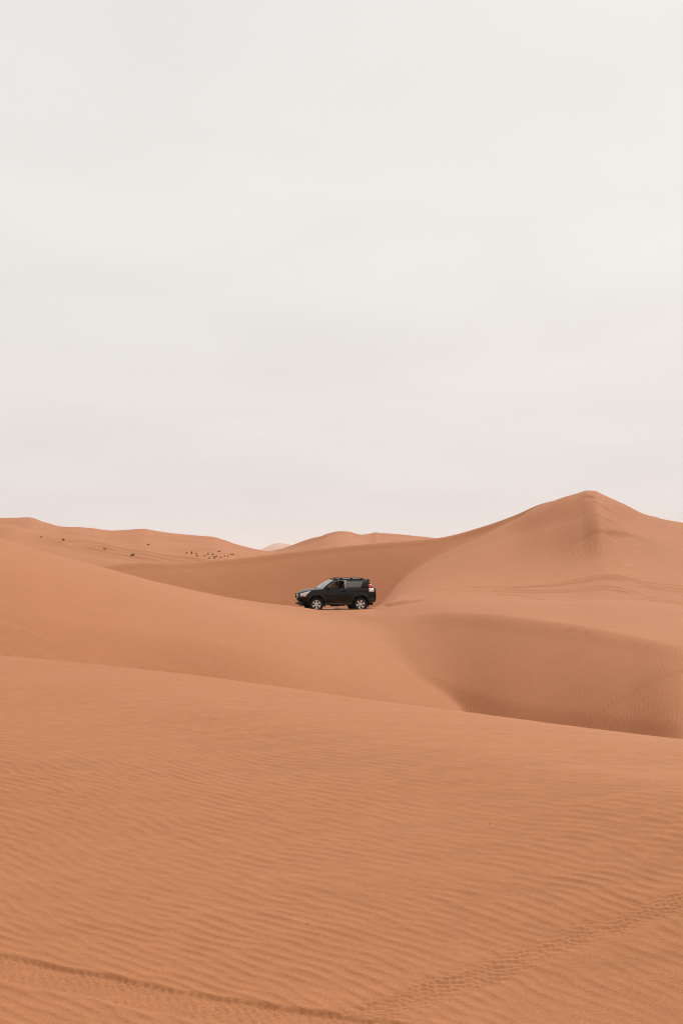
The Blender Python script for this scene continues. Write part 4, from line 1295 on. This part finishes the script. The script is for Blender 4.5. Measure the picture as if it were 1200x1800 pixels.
# ------------------------------------------------------------------ shrubs on the far dune
M_LEAF = [simple('shrub_green', (0.25, 0.20, 0.11), 0.8, var=0.35, scale=3), simple('shrub_straw', (0.22, 0.16, 0.08), 0.85, var=0.35, scale=3), simple('shrub_brown', (0.32, 0.20, 0.115), 0.85, var=0.35, scale=3)]
def shrub(px, py, wpx, label, seed, kind=0, lean=0.0, group=True):
    rr = random.Random(seed)
    Ys = np.linspace(135, 340, 8000)
    xs = (px - 600) / F * Ys
    zs = column_height(px, Ys) + detail(xs, Ys, np.hypot(xs, Ys), None)
    ii = int(np.argmax(zs > EYE - (py + 0.3 * wpx - HOR) / F * Ys))
    x, y, z = xs[ii], Ys[ii], zs[ii]
    w = 0.8 * wpx / F * y
    h = w * rr.uniform(0.32, 0.5)
    bm = bmesh.new()
    n = int(50 + wpx * 15)
    nst = 7 + int(wpx)
    for k in range(nst):                              # woody stems spreading from the root
        a = rr.uniform(0, 2 * math.pi); q = rr.uniform(0.3, 1.0)
        tip = Vector((math.cos(a) * q * w * 0.5 + lean * w, math.sin(a) * q * w * 0.5, h * (1.15 - 0.8 * q) * rr.uniform(0.6, 1.15)))
        mid = tip * 0.5 + Vector((0, 0, h * 0.12))
        tube(bm, [(0, 0, -0.12), mid, tip], [0.03, 0.02, 0.008], 4)
        for j in range(n // nst):                     # small leaves along each stem
            t = rr.uniform(0.1, 1.05)
            c = (mid * (1 - t) * 2 * t + tip * t * t) if t < 1 else tip
            c = c + Vector((rr.gauss(0, 1), rr.gauss(0, 1), rr.gauss(0, 0.8))) * w * 0.055
            c.z = max(c.z, 0.0)
            d = Vector((rr.gauss(0, 1), rr.gauss(0, 1), rr.gauss(0.4, 1))).normalized()
            e1 = d.orthogonal().normalized()
            L_, W_ = rr.uniform(0.08, 0.16), rr.uniform(0.03, 0.06)
            vs = [bm.verts.new(c - d * L_), bm.verts.new(c + e1 * W_), bm.verts.new(c + d * L_), bm.verts.new(c - e1 * W_)]
            bm.faces.new(vs)
    o = obj('desert_shrub', bm, M_LEAF[kind], None, smooth=False)
    o.location = (x, y, z)
    o['label'] = label; o['category'] = 'shrub'; o['group'] = 'shrubs scattered over the far dunes'
    return o
SHRUBS = [
    (72, 943, 5, 'sparse brown twiggy shrub, leftmost on the far left dune', 2, 0.1),
    (112, 948, 7, 'low flat dark shrub, second from the left on the far dune', 2, -0.1),
    (184.5, 963.5, 7, 'round dark green shrub standing alone above the pale wheel tracks', 0, 0),
    (233, 974, 9, 'widest shrub, green and straw coloured, lying lowest on the far left dune', 1, 0.1),
    (261, 956.5, 6, 'small dark shrub standing alone highest on the far left dune', 0, 0),
    (328, 971.5, 4, 'small dark shrub, leftmost of the scattered cluster above the slip face', 0, 0),
    (337.5, 970.5, 3.5, 'thin pale shrub, second from the left in the scattered cluster, upper one of a pair', 1, 0),
    (337, 973, 2.6, 'tiny brown shrub just below the thin pale one near the cluster\'s left end', 2, 0),
    (344.5, 972.5, 4, 'dark round shrub above a slightly lower one in the cluster\'s left part', 0, 0),
    (346.5, 976.5, 4.5, 'green shrub just below the dark round one in the cluster\'s left part', 0, 0.1),
    (360, 977, 2.6, 'tiny lone brown shrub in the gap in the middle of the cluster', 2, 0),
    (366, 973, 4.5, 'thin low brown streak of a shrub left of the darkest cluster shrub', 2, 0),
    (374, 973.5, 4.5, 'darkest shrub in the middle of the scattered cluster', 0, 0),
    (385.5, 968, 6.5, 'wide low shrub highest of the scattered cluster', 0, -0.1),
    (376.5, 978.5, 3.2, 'small pale shrub just below and right of the darkest cluster shrub', 1, 0),
    (380.5, 978, 3.2, 'small brown shrub right of the pale one at the cluster\'s centre', 2, 0),
    (368.5, 981, 2.8, 'tiny shrub low in the cluster, left of its centre', 0, 0),
    (377.3, 981.2, 3.0, 'tiny green shrub low in the cluster, under its pale shrub', 0, 0),
    (388, 979.5, 2.4, 'tiny speck of a shrub, first right of the cluster\'s centre', 2, 0),
    (395, 977.5, 2.4, 'tiny speck of a shrub, middle of three specks at the cluster\'s right', 2, 0),
    (400, 977.5, 2.6, 'tiny brown shrub, rightmost of three specks under the far right pair', 2, 0),
    (406, 974, 4, 'small dark shrub, left one of the pair at the cluster\'s right end', 0, 0),
    (409.7, 974.2, 3.2, 'small dark shrub, rightmost of the whole scattered cluster', 0, 0),
    (369.5, 986.3, 6.5, 'straw coloured shrub at the slip face crest, lowest of the cluster', 1, 0),
    (377.5, 986.3, 3.5, 'upright olive shrub at the slip face crest, right of the straw coloured one', 1, 0),
]
for i, (px, py, w, lb, kd, ln) in enumerate(SHRUBS):
    shrub(px, py, w, lb, 100 + i, kd, ln)

# ------------------------------------------------------------------ small stones lying on the near slope
M_STONE = simple('stone', (0.10, 0.06, 0.04), 0.9, var=0.3, scale=40)
for i, (px, py, rad, lb) in enumerate(((859.5, 1449, 0.0036, 'tiny dark pebble on the near ripples right of the picture centre'), (540, 1624, 0.0028, 'tiny dark pebble on the near ripples above the joining tyre tracks'))):
    Ys = np.linspace(3, 20, 6000); xs = (px - 600) / F * Ys
    zs = column_height(px, Ys) + detail(xs, Ys, np.hypot(xs, Ys), None)
    ii = int(np.argmax(zs > EYE - (py - HOR) / F * Ys))
    rr = random.Random(50 + i)
    bm = bmesh.new()
    bmesh.ops.create_icosphere(bm, subdivisions=2, radius=rad)
    for v in bm.verts: v.co = Vector((v.co.x * 1.25, v.co.y, v.co.z * 0.7)) * rr.uniform(0.85, 1.12)
    o = obj('pebble', bm, M_STONE)
    o.location = (xs[ii], Ys[ii], zs[ii] + rad * 0.35)
    o['label'] = lb; o['category'] = 'pebble'; o['group'] = 'pebbles on the near slope'
